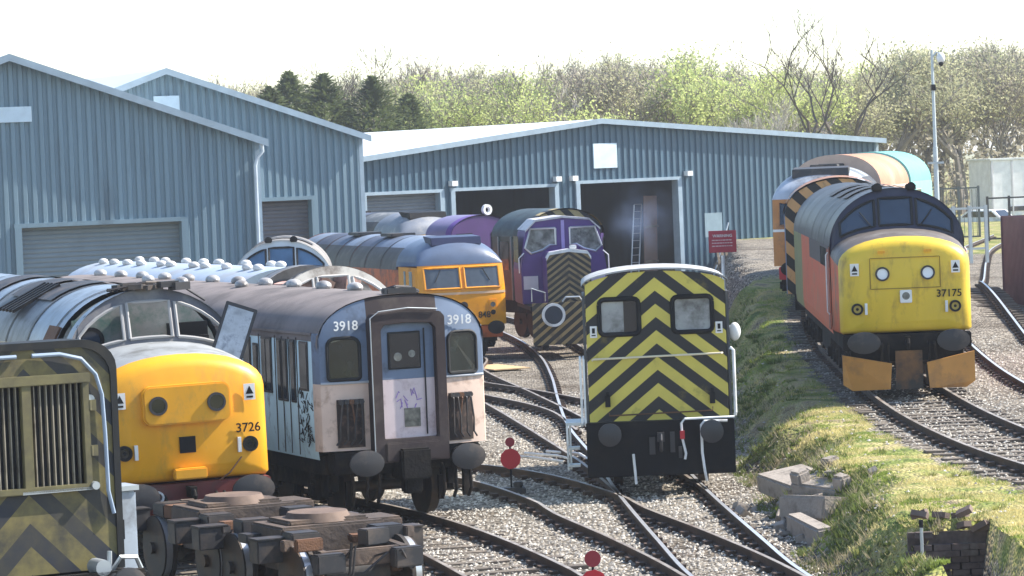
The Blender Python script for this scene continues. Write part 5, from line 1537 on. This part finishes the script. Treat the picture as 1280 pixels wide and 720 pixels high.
# ---- concrete lumps on the bank
def lump(label, loc, rz, boxes, rx=0, ry=0, name='concrete_block'):
    t = thing(name, label, 'concrete', loc, rz, rx=rx, ry=ry)
    b = MB()
    for c, d in boxes: b.box(c, d)
    o = b.build('casting', M['concrete'], t, bevel=.035)
    for v in o.data.vertices:
        n_ = mnoise.noise_vector(v.co * 4 + Vector(loc)); v.co += n_ * .035
lump('hollow concrete casting with four stubs on top of the bank edge', (5.05, 53.1, .42), .62, [((0, 0, -.1), (.95, 1.3, .34)), ((-.34, -.5, .15), (.24, .28, .24)), ((.34, -.48, .13), (.24, .3, .2)), ((-.36, .5, .14), (.22, .26, .22)), ((.32, .5, .15), (.26, .24, .24)), ((-.02, .05, .12), (.3, .3, .18))], ry=-.2, rx=.06)
lump('flat concrete slab tilted over the edge of the bank', (4.6, 54.9, .16), .25, [((0, 0, .05), (.85, 1.9, .34))], ry=-.14, rx=.04)
lump('long concrete slab projecting over its own dark shadow at the bank foot', (4.6, 52.0, .1), .38, [((0, 0, .04), (.6, 1.5, .38))], ry=.1, rx=-.05)
lump('narrow concrete kerb piece lowest on the bank', (4.32, 50.2, .06), .12, [((0, 0, -.08), (.26, 2.3, .34))], ry=-.06)
t = thing('concrete_rubble', 'scatter of broken concrete chunks and stones at the bank foot below the slabs', 'rubble', (4.25, 51.6, .0), 0)
b = MB(); random.seed(14)
for k in range(34):
    q = random.uniform(.05, .2); xx, yy = random.gauss(.15, .32), random.gauss(.3, 1.7)
    b.box((xx, yy, gz(4.25 + xx, 51.6 + yy) + q * .3), (q, q * random.uniform(.7, 1.8), q * .7), rz=random.random() * 3, rx=random.uniform(-.6, .6), ry=random.uniform(-.6, .6))
b.build('chunks', M['concrete'], t, bevel=.012, split=False)
# broken brick pit at the bottom right with a thin post
t = thing('brick_pit', 'broken dark brick wall of a pit in the grassy bank', 'brick wall', (5.68, 44.27, 0), .0)
bm_ = mat('dark_brick', (.10, .07, .06), .9, var=.5, scale=9, dirt=(.2, .17, .14), dirt_amt=.3)
b = MB(); random.seed(4)
for j in range(10):
    for i in range(5):
        if j > 7 and random.random() < .45: continue
        b.box((-.5 + i * .24 + (.12 if j % 2 else 0) + random.uniform(-.01, .01), random.uniform(-.02, .02), -.22 + j * .085), (.225, .13, .078), rz=random.uniform(-.03, .03))
b.box((0, .1, .18), (1.15, .08, .78))
b.build('brickwork', bm_, t, split=False)
b = MB()
for sx in (-1, 1): b.box((sx * .57, -.5, .0), (.12, 1.1, .52))
b.build('side_wall', bm_, t)
b = MB()
for i in range(9): b.box((random.uniform(-.5, .5), random.uniform(-.02, .35), .72 + random.uniform(-.1, .12)), (.22, .11, .075), rz=random.uniform(0, 3), rx=random.uniform(-.5, .5), ry=random.uniform(-.5, .5))
b.build('fallen_bricks', mat('worn_brick', (.16, .115, .095), .9, var=.4), t)
t = thing('marker_post', 'thin grey post in front of the broken brick pit', 'post', (5.2, 43.6, .1), .0)
b = MB(); b.cyl((0, 0, -.2), (0, 0, .62), .022, n=8); b.build('shaft', M['galv'], t); b = MB(); b.cyl((0, 0, .62), (0, 0, .72), .028, n=8); b.build('cap', M['black'], t)

# ---- scrap timber by the far shed
t = thing('timber_stack', 'stack of old sleepers against the far shed wall', 'timber', (10.6, 141, .9), .5)
b = MB()
for j in range(4):
    for i in range(5): b.box((i * .35 - .7, random.uniform(-.2, .2), -.3 + j * .26), (.28, 2.5, .22), rz=random.uniform(-.05, .05))
b.build('sleeper_pile', M['timber'], t)
t = thing('pallet', 'wooden pallet leaning against the far shed beside the sleeper stack', 'pallet', (9.1, 138.5, .7), .4, rx=-.25)
b = MB()
for k in range(6): b.box((-.5 + k * .2, 0, .6), (.11, .03, 1.3))
for z in (.1, .6, 1.1): b.box((0, .06, z), (1.2, .09, .1))
b.build('boards', M['timber'], t)
t = thing('pole', 'grey pole propped against the far shed wall', 'pole', (8.6, 139, .7), 0); b = MB(); b.tube([(-.3, 0, -.2), (.5, .8, 2.2)], .04, 6); b.build('shaft', M['galv'], t)
t = thing('rubble_heap', 'pale rubble heap at the edge of the shaded grass', 'rubble', (8.1, 127, .55), .2)
b = MB(); random.seed(9)
for k in range(60):
    r_ = random.random(); a = random.uniform(0, 6.28); b.box((1.8 * r_ * cos(a), 4.5 * r_ * sin(a), random.uniform(-.05, .35) * (1.2 - r_)), [random.uniform(.12, .45) for _ in range(3)], rz=random.random() * 3, rx=random.random())
b.build('rubble', mat('pale_rubble', (.45, .42, .36), .9, var=.3), t)

# ---- right background
t = thing('lamp_post', 'tall slim lamp post with a white camera head at the right', 'lamp post', (15.93, 125, .7), 0)
b = MB(); b.cyl((0, 0, -.5), (0, 0, 5.0), .10, .09, 10); b.cyl((0, 0, 5.0), (0, 0, 8.6), .07, .05, 10); b.build('pole', mat('pole_grey', (.55, .6, .6), .5), t, True)
b = MB(); b.tube([(0, 0, 8.3), (.15, -.02, 8.5), (.3, -.03, 8.45)], .03, 6); b.build('arm', M['galv'], t)
b = MB(); b.sphere((.32, -.05, 8.28), .16, 12, 9, (1, 1, 1.3)); h = b.build('camera_head', M['white'], t, True); b = MB(); b.sphere((.32, -.08, 8.08), .1, 10, 7); b.build('lens', M['black'], h, True)
b = MB(); b.box((0, -.05, 4.4), (.6, .08, .08)).box((.3, -.05, 1.2), (.5, .08, .06)).box((.3, -.05, .4), (.6, .08, .06)); b.build('bracket', M['galv'], t)
b = MB(); b.box((0, -.08, 7.2), (.16, .14, .22)); b.build('junction_box', M['black'], t)
t = thing('cabin', 'white portable cabin behind the dark railings at the right edge', 'cabin', (32.6, 220, .5), .3)
b = MB(); b.box((0, .8, 2.2), (3.0, 3.4, 4.0)); b.build('body', mat('cabin_white', (.85, .83, .84), .5, dirt=(.7, .67, .67), dirt_amt=.3, dirt_scale=.5), t, bevel=.05)
b = MB(); b.box((0, .8, 4.26), (3.15, 3.55, .12)); b.build('roof', M['white'], t)
for x in (-1.44, 0, 1.44):
    b = MB(); b.box((x, -.93, 2.2), (.1, .05, 3.9)); b.build('frame_post', mat('cabin_post', (.6, .58, .6), .5), t)
b = MB(); b.box((.3, -.93, 1.0), (1.1, .04, .3)); b.build('vent_grille', M['darkmetal'], t)
t = thing('parked_car', 'small white car parked beside the white cabin', 'car', (29.2, 205, .35), .9)
b = MB(); b.prismx([(-2, .3), (-2.05, .75), (-1.3, .95), (-.8, 1.4), (.9, 1.42), (1.6, 1.0), (2.0, .9), (2.05, .35)], -.85, .85); b.build('body', M['white'], t, bevel=.06)
for sx in (-1, 1):
    b = MB(); b.prismx([(-1.1, .98), (-.72, 1.33), (.82, 1.35), (1.35, 1.0)], sx * .86 - .005, sx * .86 + .005); b.build('side_window', M['glass'], t)
    for y in (-1.25, 1.3):
        b = MB(); b.cyl((sx * .75, y, .32), (sx * .9, y, .32), .32, n=18); b.build('wheel', M['rubber'], t)
b = MB(); b.add([(-.7, -1.27, .99), (.7, -1.27, .99), (.62, -.84, 1.38), (-.62, -.84, 1.38)], [(0, 1, 2, 3)]); b.build('windscreen', M['glass'], t)
b = MB()
for x in (-.6, .6): b.box((x, -2.05, .62), (.3, .03, .14))
b.build('headlight', M['silver'], t)
def railing(label, x0, x1, y0, y1, h, m, n, z, mid=True, name='railing_fence', pale=False):
    t = thing(name, label, 'fence', (x0, y0, z), atan2(y1 - y0, x1 - x0)); L = hypot(x1 - x0, y1 - y0)
    for i in range(n + 1):
        b = MB(); b.box((L * i / n, 0, h / 2 - .1), (.12, .1, h + .2)); b.build('post', m, t)
    for z_ in ([h - .1, .35] if mid else [h - .1]):
        b = MB(); b.box((L / 2, .004, z_), (L, .06, .08)); b.build('rail', m, t)
    if pale:
        b = MB(); k = int(L / .22)
        for i in range(k): b.box((.1 + i * L / k, -.03, h * .48), (.03, .015, h * .92))
        b.build('palings', m, t)
railing('dark steel railing fence in front of the white cabin', 24.2, 33, 170, 170, 2.5, M['darkmetal'], 8, .6)
railing('dark boarded fence panel behind the lamp post', 21.5, 24.6, 176, 176, 3.0, mat('fence_grey', (.13, .14, .14), .7), 3, .6, pale=True, name='boarded_fence')
railing('galvanised steel gate beside the locomotive numbered 37175', 16.3, 18.2, 128, 128.4, 2.0, M['galv'], 3, 1.4, pale=False, name='steel_gate')
t = thing('maroon_fence', 'tall maroon sheet fence at the right edge beside the curved track', 'fence', (15.55, 106, .70), 0)
a = atan2(82 - 106, 14.9 - 15.55)
fm_ = mat('maroon_sheet', (.15, .07, .085), .55, var=.12, dirt=(.1, .05, .06), dirt_amt=.2)
dirv = Vector((16.3 - 15.55, 88 - 106, 0)); Lf = dirv.length; dirv.normalize(); nv = Vector((dirv.y, -dirv.x, 0))
b = MB(); k = 90
row0 = []; row1 = []
for i in range(k * 4 + 1):
    s_ = Lf * i / (k * 4); o_ = (.0, .0, .05, .05)[i % 4]
    p = dirv * s_ - nv * o_
    row0.append((p.x, p.y, -.3)); row1.append((p.x, p.y, 2.72))
b.grid([row0, row1]); q = nv * .3
b.build('corrugated_sheet', fm_, t)
b = MB(); e0 = Vector((0, 0, 0)); b.box((.32, .05, 1.2), (.75, .08, 3.05)); b.build('end_panel', fm_, t)
for i in range(8):
    p = dirv * (Lf * i / 7) + Vector((.12, 0, 0)); b = MB(); b.box((p.x, p.y, 1.2), (.1, .1, 3.0)); b.build('post', M['darkmetal'], t)

# ---- stuff: loose ballast stones, grass
random.seed(31)
def mesh_raw(name, v, f, m, kind='stuff'):
    me = bpy.data.meshes.new(name); me.from_pydata(v, [], f); me.materials.append(m)
    o = bpy.data.objects.new(name, me); COL.objects.link(o); o['kind'] = kind; return o
sm = bpy.data.materials.new('loose_stone'); sm.use_nodes = True
nt = sm.node_tree; bsn = nt.nodes['Principled BSDF']; bsn.inputs['Roughness'].default_value = .9
gn = _n(nt, 'ShaderNodeNewGeometry'); rp = _n(nt, 'ShaderNodeValToRGB'); nt.links.new(gn.outputs['Random Per Island'], rp.inputs[0])
for e, (p, c) in zip([rp.color_ramp.elements[0], rp.color_ramp.elements[1]], ((0, (.2, .175, .145, 1)), (1, (.62, .57, .49, 1)))): e.position = p; e.color = c
nt.links.new(rp.outputs[0], bsn.inputs['Base Color'])
v = []; f = []
def stone(x, y, z, r):
    o = len(v)
    a = random.uniform(0, 6.28); ca, sa = cos(a) * r, sin(a) * r
    k1, k2 = random.uniform(.6, 1.2), random.uniform(.5, .9)
    v.extend([(x + ca, y + sa, z), (x - sa * k1, y + ca * k1, z + r * .2), (x - ca, y - sa, z - r * .1), (x + sa * k1, y - ca * k1, z + r * .1), (x + r * .2, y, z + r * k2), (x, y, z - r * .6)])
    f.extend([(o, o + 1, o + 4), (o + 1, o + 2, o + 4), (o + 2, o + 3, o + 4), (o + 3, o, o + 4)])
n = 0
while n < 46000:
    y = 40 + 45 * random.random() ** 1.5
    x = random.uniform(-3.2, 13)
    if x > toe(y) + .1 and x < xcent(T6, y) - 1.25 and random.random() < (.93 if x > toe(y) + 1.1 else .8): continue
    if x > 4 and random.random() < .3: continue
    stone(x, y, gz(x, y) + random.uniform(.0, .03), random.uniform(.018, .042)); n += 1
mesh_raw('ballast_stones', v, f, sm)
def blades(name, count, col, hmin, hmax, cond, lean=.5, w=.012, tr=.3):
    vv = []; ff = []; n = 0; tries = 0
    while n < count and tries < count * 30:
        tries += 1
        y = 40 + 62 * random.random() ** 1.6; x = random.uniform(3.9, 9)
        if not cond(x, y): continue
        z = gz(x, y) - .02
        for k in range(5):
            a = random.uniform(0, 6.28); h = random.uniform(hmin, hmax); px = x + random.uniform(-.06, .06); py = y + random.uniform(-.06, .06)
            lx, ly = lean * h * random.uniform(-1, 1), lean * h * random.uniform(-1, 1); o = len(vv)
            vv.extend([(px - w * cos(a), py - w * sin(a), z), (px + w * cos(a), py + w * sin(a), z), (px + lx, py + ly, z + h)]); ff.append((o, o + 1, o + 2))
        n += 1
    return mesh_raw(name, vv, ff, leafmat(name + '_blade', col, tr))
def on_grass(x, y): return toe(y) + .25 < x < xcent(T6, y) - 1.3
def pn_(x, y, s_, o=0): return mnoise.noise(Vector((x * s_, y * s_, o)))
blades('green_grass', 9000, (.27, .33, .07), .025, .06, lambda x, y: on_grass(x, y) and pn_(x, y, .7) > .0 and pn_(x, y, 2.5, 2) > -.2)
blades('straw_grass', 11000, (.6, .52, .24), .025, .07, lambda x, y: on_grass(x, y) and pn_(x, y, .7, 5) > .0, .9)
blades('bank_weeds', 2600, (.16, .19, .06), .05, .14, lambda x, y: toe(y) - .15 < x < toe(y) + 1.1 and pn_(x, y, .9, 8) > -.05, .8, .02)
def clump_field(name, count, col, cond, rmin, rmax):
    vv = []; ff = []; n = 0
    while n < count:
        y = 41 + 50 * random.random() ** 1.5; x = random.uniform(3.9, 8.5)
        if not cond(x, y): continue
        R_ = random.uniform(rmin, rmax); z = gz(x, y)
        for k in range(46):
            a = random.uniform(0, 6.28); rr = R_ * random.random() ** .6; h = R_ * random.uniform(.35, .95); w = random.uniform(.008, .02)
            px = x + rr * cos(a); py = y + rr * sin(a); o = len(vv)
            vv.extend([(px - w * sin(a), py + w * cos(a), z - .03), (px + w * sin(a), py - w * cos(a), z - .03), (px + cos(a) * h * .7, py + sin(a) * h * .7, z + h * random.uniform(.4, 1))]); ff.append((o, o + 1, o + 2))
        n += 1
    return mesh_raw(name, vv, ff, leafmat(name + '_leaf', col, .3))
clump_field('weed_clumps', 190, (.13, .17, .045), lambda x, y: toe(y) - .2 < x < toe(y) + 1.5, .08, .2)
clump_field('coarse_grass', 130, (.30, .31, .10), on_grass, .06, .13)
blades('dead_stalks', 1100, (.4, .34, .22), .08, .22, lambda x, y: toe(y) - .1 < x < toe(y) + 1.2 and pn_(x, y, 1.1, 12) > .05, 1.0, .01)

# ---- trees
bark = mat('grey_brown_bark', (.25, .215, .18), .9); bark_dark = mat('dark_bark', (.09, .07, .055), .9); bark_pale = mat('pale_bark', (.42, .38, .32), .9); twigm = mat('twig_brown', (.33, .29, .24), .9)
L_pale = leafmat('budding_pale_green', (.42, .41, .24), .45); L_lime = leafmat('lime_green_leaf', (.47, .52, .20), .45); L_brown = leafmat('brown_catkin', (.44, .39, .29), .4); L_con = leafmat('dark_conifer', (.12, .15, .06), .25)  # pale leaf and bark colours carry distance haze and overexposure
def kind(seed, h, leafm, n, size, spr, bk=bark, lv=5, tw=2, spread=.65, lean=0, tf=.28, up=.35, r0=None, kids=3):
    wood, tips = branch_tree(seed, h, spread, lv, lean, tf, r0, up, kids)
    twigs(wood, tips, seed, tw, .85)
    lf = leaves(tips, seed + 1, n, size, spr) if leafm else None
    return (wood, lf, bk, leafm, h)
K = dict(bare=kind(3, 14, None, 0, 0, 0, tw=2, lean=-.2, spread=.9, lv=6, tf=.32, up=.75, r0=.26, bk=bark_dark, kids=2), bare2=kind(8, 14, None, 0, 0, 0, tw=2, lean=.05, spread=.85, lv=6, tf=.3, up=.75, r0=.26, bk=bark_dark, kids=2),
         brown=kind(12, 11, L_brown, 5, .085, .35, tw=3), brown2=kind(15, 11, L_brown, 5, .085, .35, tw=3, spread=.7), pale=kind(21, 11, L_pale, 6, .09, .35, tw=2), pale2=kind(25, 11, L_pale, 6, .09, .35, spread=.75), lime=kind(31, 10, L_lime, 9, .10, .35, spread=.75),
         willow=kind(41, 10, L_pale, 10, .10, .4, spread=.85, up=.1, tf=.2), ghost=kind(51, 10, None, 0, 0, 0, bk=bark_pale, tw=3))
KM = {}
for k, (w, l, bk, lm, h) in K.items():
    KM[k] = (as_mesh(w, 'trunk_' + k, bk), as_mesh(l, 'crown_' + k, lm) if l else None, h)
F_, YH, CX = 4200., 206.5, 640.
def plant(name, label, px, ptop, Y, k, rz=0., group=None, base=None):
    X = (px - CX) * Y / F_; zt_ = 5.645 + (YH - (ptop + (px - CX) * .04)) * Y / F_
    zb_ = gz(X, Y) - .1 if base is None else base
    wm, lm, h = KM[k]
    return tree_thing(name, label, (X, Y, zb_), wm, lm, (zt_ - zb_) / h, rz, group)
plant('bare_tree', 'tall bare dark tree leaning left above the low shed roof', 1042, 14, 190, 'bare', .3)
plant('bare_tree', 'tall bare dark tree with a twisted trunk, right of the leaning bare one', 1072, 20, 196, 'bare2', 2.0)
plant('bare_tree', 'thin bare tree poking above the dark conifers', 452, 60, 225, 'bare2', 4.0)
plant('bare_tree', 'pale trunked bare tree at the middle of the wood above the white roof', 662, 78, 225, 'ghost', 1.0)
plant('bare_tree', 'pale trunked small bare tree left of the tall bare pair', 955, 105, 205, 'ghost', 2.4)
plant('budding_tree', 'lime green tree in the wood above the middle of the white roof', 612, 92, 222, 'lime', .5)
plant('budding_tree', 'bright lime tree just above the shed ridge end', 858, 78, 226, 'lime', 2.2)
plant('budding_tree', 'low lime green bush tree close above the shed ridge', 712, 118, 205, 'lime', 3.6)
plant('budding_tree', 'lime leaved tree filling the gap behind the tall bare pair', 1015, 85, 215, 'lime', 4.4)
for i, (px, pt, Y, rz, lb) in enumerate(((1120, 70, 228, .3, 'spreading pale green tree beside the right end of the low shed'), (1162, 62, 236, 1.5, 'spreading pale green tree directly behind the lamp post'), (1205, 72, 229, 2.9, 'spreading pale green tree above the white cabin left corner'), (1092, 95, 226, 4.1, 'pale green tree just right of the tall bare pair'), (1250, 62, 238, 5.0, 'grey green tree above the white cabin at the right edge'))):
    plant('budding_tree', lb, px, pt, Y, 'willow' if i != 4 else 'pale2', rz)
random.seed(77)
con = [conifer_mb(s_, 10, w_) for s_, w_ in ((1, 3.9), (2, 4.3))]
cm = [(as_mesh(t_, 'conifer_trunk', bark), as_mesh(l_, 'conifer_crown', L_con)) for t_, l_ in con]
for i, (px, pt, lb) in enumerate(((347, 114, 'dark conifer farthest left, half hidden by the second shed roof'), (372, 95, 'tallest dark conifer, second from the left of the row'), (415, 98, 'dark conifer in the middle left of the row above the shed'), (440, 132, 'short dark conifer between two tall ones'), (476, 101, 'broadest dark conifer above the white shed roof'), (520, 122, 'dark conifer at the right end of the row'))):
    Y = 205 + (i % 2) * 4; X = (px - CX) * Y / F_; zt_ = 5.645 + (YH - (pt + (px - CX) * .04)) * Y / F_
    tree_thing('conifer_tree', lb, (X, Y, .1), *cm[i % 2], zt_ / 10, i * 1.3)
# far wood as one mass
wv_, wf_, lv_ = {}, {}, {}
acc = {}
random.seed(5)
def add_mass(key, mb, X, Y, z, sc, rz):
    a = acc.setdefault(key, ([], []))
    o = len(a[0]); c, s_ = cos(rz) * sc, sin(rz) * sc
    a[0].extend([(X + x * c - y * s_, Y + x * s_ + y * c, z + zz * sc) for x, y, zz in mb.v])
    a[1].extend([tuple(i + o for i in q) for q in mb.f])
prof_top = [(255, 104), (300, 98), (340, 106), (400, 100), (450, 95), (520, 84), (560, 84), (600, 88), (650, 90), (700, 84), (735, 72), (780, 74), (820, 72), (870, 78), (920, 80), (960, 84), (1000, 92), (1050, 88), (1100, 80), (1150, 70), (1180, 58), (1230, 52), (1300, 56)]
def ptop(x):
    for a, b_ in zip(prof_top, prof_top[1:]):
        if a[0] <= x <= b_[0]: return a[1] + (b_[1] - a[1]) * (x - a[0]) / (b_[0] - a[0])
    return 90
KIND_MIX = ['brown', 'pale', 'pale2', 'pale', 'brown2', 'pale2', 'lime', 'willow']
for row, (Y, n) in enumerate(((236, 30), (256, 34), (280, 34))):
    for i in range(n):
        px = 240 + 1090 * (i + random.uniform(.1, .9)) / n
        Yj = Y + random.uniform(-7, 7)
        pt = ptop(min(1300, max(255, px))) + random.uniform(-8, 16) + (10 - 6 * row)
        X = (px - CX) * Yj / F_; zt_ = 5.645 + (YH - (pt + (px - CX) * .04)) * Yj / F_
        k = random.choice(KIND_MIX if X > 18 else KIND_MIX[:7] + ['brown', 'brown2'])
        w, l, bk, lm, h = K[k]
        sc = zt_ / h; rz = random.uniform(0, 6.28)
        add_mass(bk.name, w, X, Yj, 0, sc, rz)
        if l: add_mass(lm.name, l, X, Yj, 0, sc, rz)
# undergrowth
ug = MB(); rnd = random.Random(3)
for i in range(30000):
    Y = rnd.uniform(226, 262); X = rnd.uniform(-26, 46); z = rnd.uniform(0, 7.0)
    c = Vector((X, Y, z)); u = Vector((rnd.gauss(0, 1), rnd.gauss(0, 1), rnd.gauss(0, 1))).normalized(); w = u.orthogonal(); s_ = rnd.uniform(.08, .24)
    ug.add([c + u * s_, c + w * s_ * .5, c - u * s_, c - w * s_ * .5], [(0, 1, 2, 3)])
acc.setdefault(L_brown.name, ([], [])); o = len(acc[L_brown.name][0]); acc[L_brown.name][0].extend(tuple(p) for p in ug.v); acc[L_brown.name][1].extend(tuple(i + o for i in q) for q in ug.f)
for k, (vv, ff) in acc.items():
    mesh_raw('woodland', vv, ff, bpy.data.materials[k])

# ------------------------------------------------------------------ sky, sun, camera
w = bpy.data.worlds.new('World'); S.world = w; w.use_nodes = True
nt = w.node_tree; bg = nt.nodes['Background']
sky = nt.nodes.new('ShaderNodeTexSky'); sky.sky_type = 'NISHITA'; sky.sun_disc = False
SUN = Vector((.975, .215, 0)).normalized(); EL = radians(44)
sv = Vector((SUN.x * cos(EL), SUN.y * cos(EL), sin(EL)))
sky.sun_elevation = EL; sky.sun_rotation = atan2(SUN.x, SUN.y)
sky.air_density = 1.0; sky.dust_density = .35; sky.ozone_density = 1.0
nt.links.new(sky.outputs[0], bg.inputs[0]); bg.inputs[1].default_value = .13
ld = bpy.data.lights.new('sun', 'SUN'); ld.energy = 4.6; ld.angle = radians(.5); ld.color = (1, .94, .85)
lo = bpy.data.objects.new('sun', ld); COL.objects.link(lo); lo.rotation_euler = sv.to_track_quat('Z', 'Y').to_euler()
cd = bpy.data.cameras.new('camera'); cd.sensor_width = 36; cd.lens = 4200 / 1280 * 36; cd.clip_end = 6000; cd.clip_start = .5
co = bpy.data.objects.new('camera', cd); COL.objects.link(co); S.camera = co
p = math.atan((360 - 206.5) / 4200); r = .040
Fv = Vector((0, cos(p), -sin(p))); U0 = Vector((0, sin(p), cos(p))); R0 = Vector((1, 0, 0))
R = R0 * cos(r) - U0 * sin(r); U = R0 * sin(r) + U0 * cos(r)
co.matrix_world = Matrix(((R.x, U.x, -Fv.x, 0), (R.y, U.y, -Fv.y, 0), (R.z, U.z, -Fv.z, 5.645), (0, 0, 0, 1)))
vs = S.view_settings; vs.view_transform = 'Standard'; vs.look = 'None'; vs.gamma = 1; vs.use_curve_mapping = False; vs.exposure = 1.16
S.render.engine = 'CYCLES'; S.cycles.max_bounces = 6; S.cycles.transparent_max_bounces = 8
# ---- air: even haze round the whole place
hz = MB(); hz.box((0, 1650, 8.3), (3200, 3900, 19.4))
ho = hz.build('haze', M['white'], None); ho['kind'] = 'stuff'
hm = bpy.data.materials.new('haze_air'); hm.use_nodes = True
nt = hm.node_tree; nt.nodes.remove(nt.nodes['Principled BSDF'])
pv = nt.nodes.new('ShaderNodeVolumePrincipled'); pv.inputs['Color'].default_value = (.9, .93, 1, 1); pv.inputs['Density'].default_value = .00034; pv.inputs['Anisotropy'].default_value = .3
nt.links.new(pv.outputs[0], nt.nodes['Material Output'].inputs['Volume'])
ho.data.materials.clear(); ho.data.materials.append(hm)
S.cycles.volume_step_rate = 10; S.cycles.volume_bounces = 0

# ---- exhaust smoke drifting out of the open doorway
sm_ = MB(); sm_.sphere((5.9, 147.5, 3.0), 1.0, 16, 10, (1.7, 1.7, 2.1))
so = sm_.build('smoke', M['white'], None); so['kind'] = 'stuff'
m_ = bpy.data.materials.new('blue_smoke'); m_.use_nodes = True
nt = m_.node_tree; nt.nodes.remove(nt.nodes['Principled BSDF'])
pv = nt.nodes.new('ShaderNodeVolumePrincipled'); pv.inputs['Color'].default_value = (.45, .6, .95, 1)
tc = nt.nodes.new('ShaderNodeTexCoord'); nz = nt.nodes.new('ShaderNodeTexNoise'); nz.inputs['Scale'].default_value = .9; nz.inputs['Detail'].default_value = 4
nt.links.new(tc.outputs['Object'], nz.inputs['Vector'])
mr = nt.nodes.new('ShaderNodeMapRange'); mr.inputs['From Min'].default_value = .45; mr.inputs['From Max'].default_value = .75; mr.inputs['To Max'].default_value = .4
nt.links.new(nz.outputs['Fac'], mr.inputs['Value']); gt = nt.nodes.new('ShaderNodeVectorMath'); gt.operation = 'DISTANCE'; gt.inputs[1].default_value = (5.9, 147.5, 3.0)
nt.links.new(tc.outputs['Object'], gt.inputs[0])
gr_ = nt.nodes.new('ShaderNodeMapRange'); gr_.inputs['From Min'].default_value = .2; gr_.inputs['From Max'].default_value = 1.7; gr_.inputs['To Min'].default_value = 1; gr_.inputs['To Max'].default_value = 0
nt.links.new(gt.outputs['Value'], gr_.inputs['Value'])
mm = nt.nodes.new('ShaderNodeMath'); mm.operation = 'MULTIPLY'; nt.links.new(gr_.outputs[0], mm.inputs[0]); nt.links.new(mr.outputs[0], mm.inputs[1])
nt.links.new(mm.outputs[0], pv.inputs['Density'])
nt.links.new(pv.outputs[0], nt.nodes['Material Output'].inputs['Volume'])
so.data.materials.clear(); so.data.materials.append(m_)
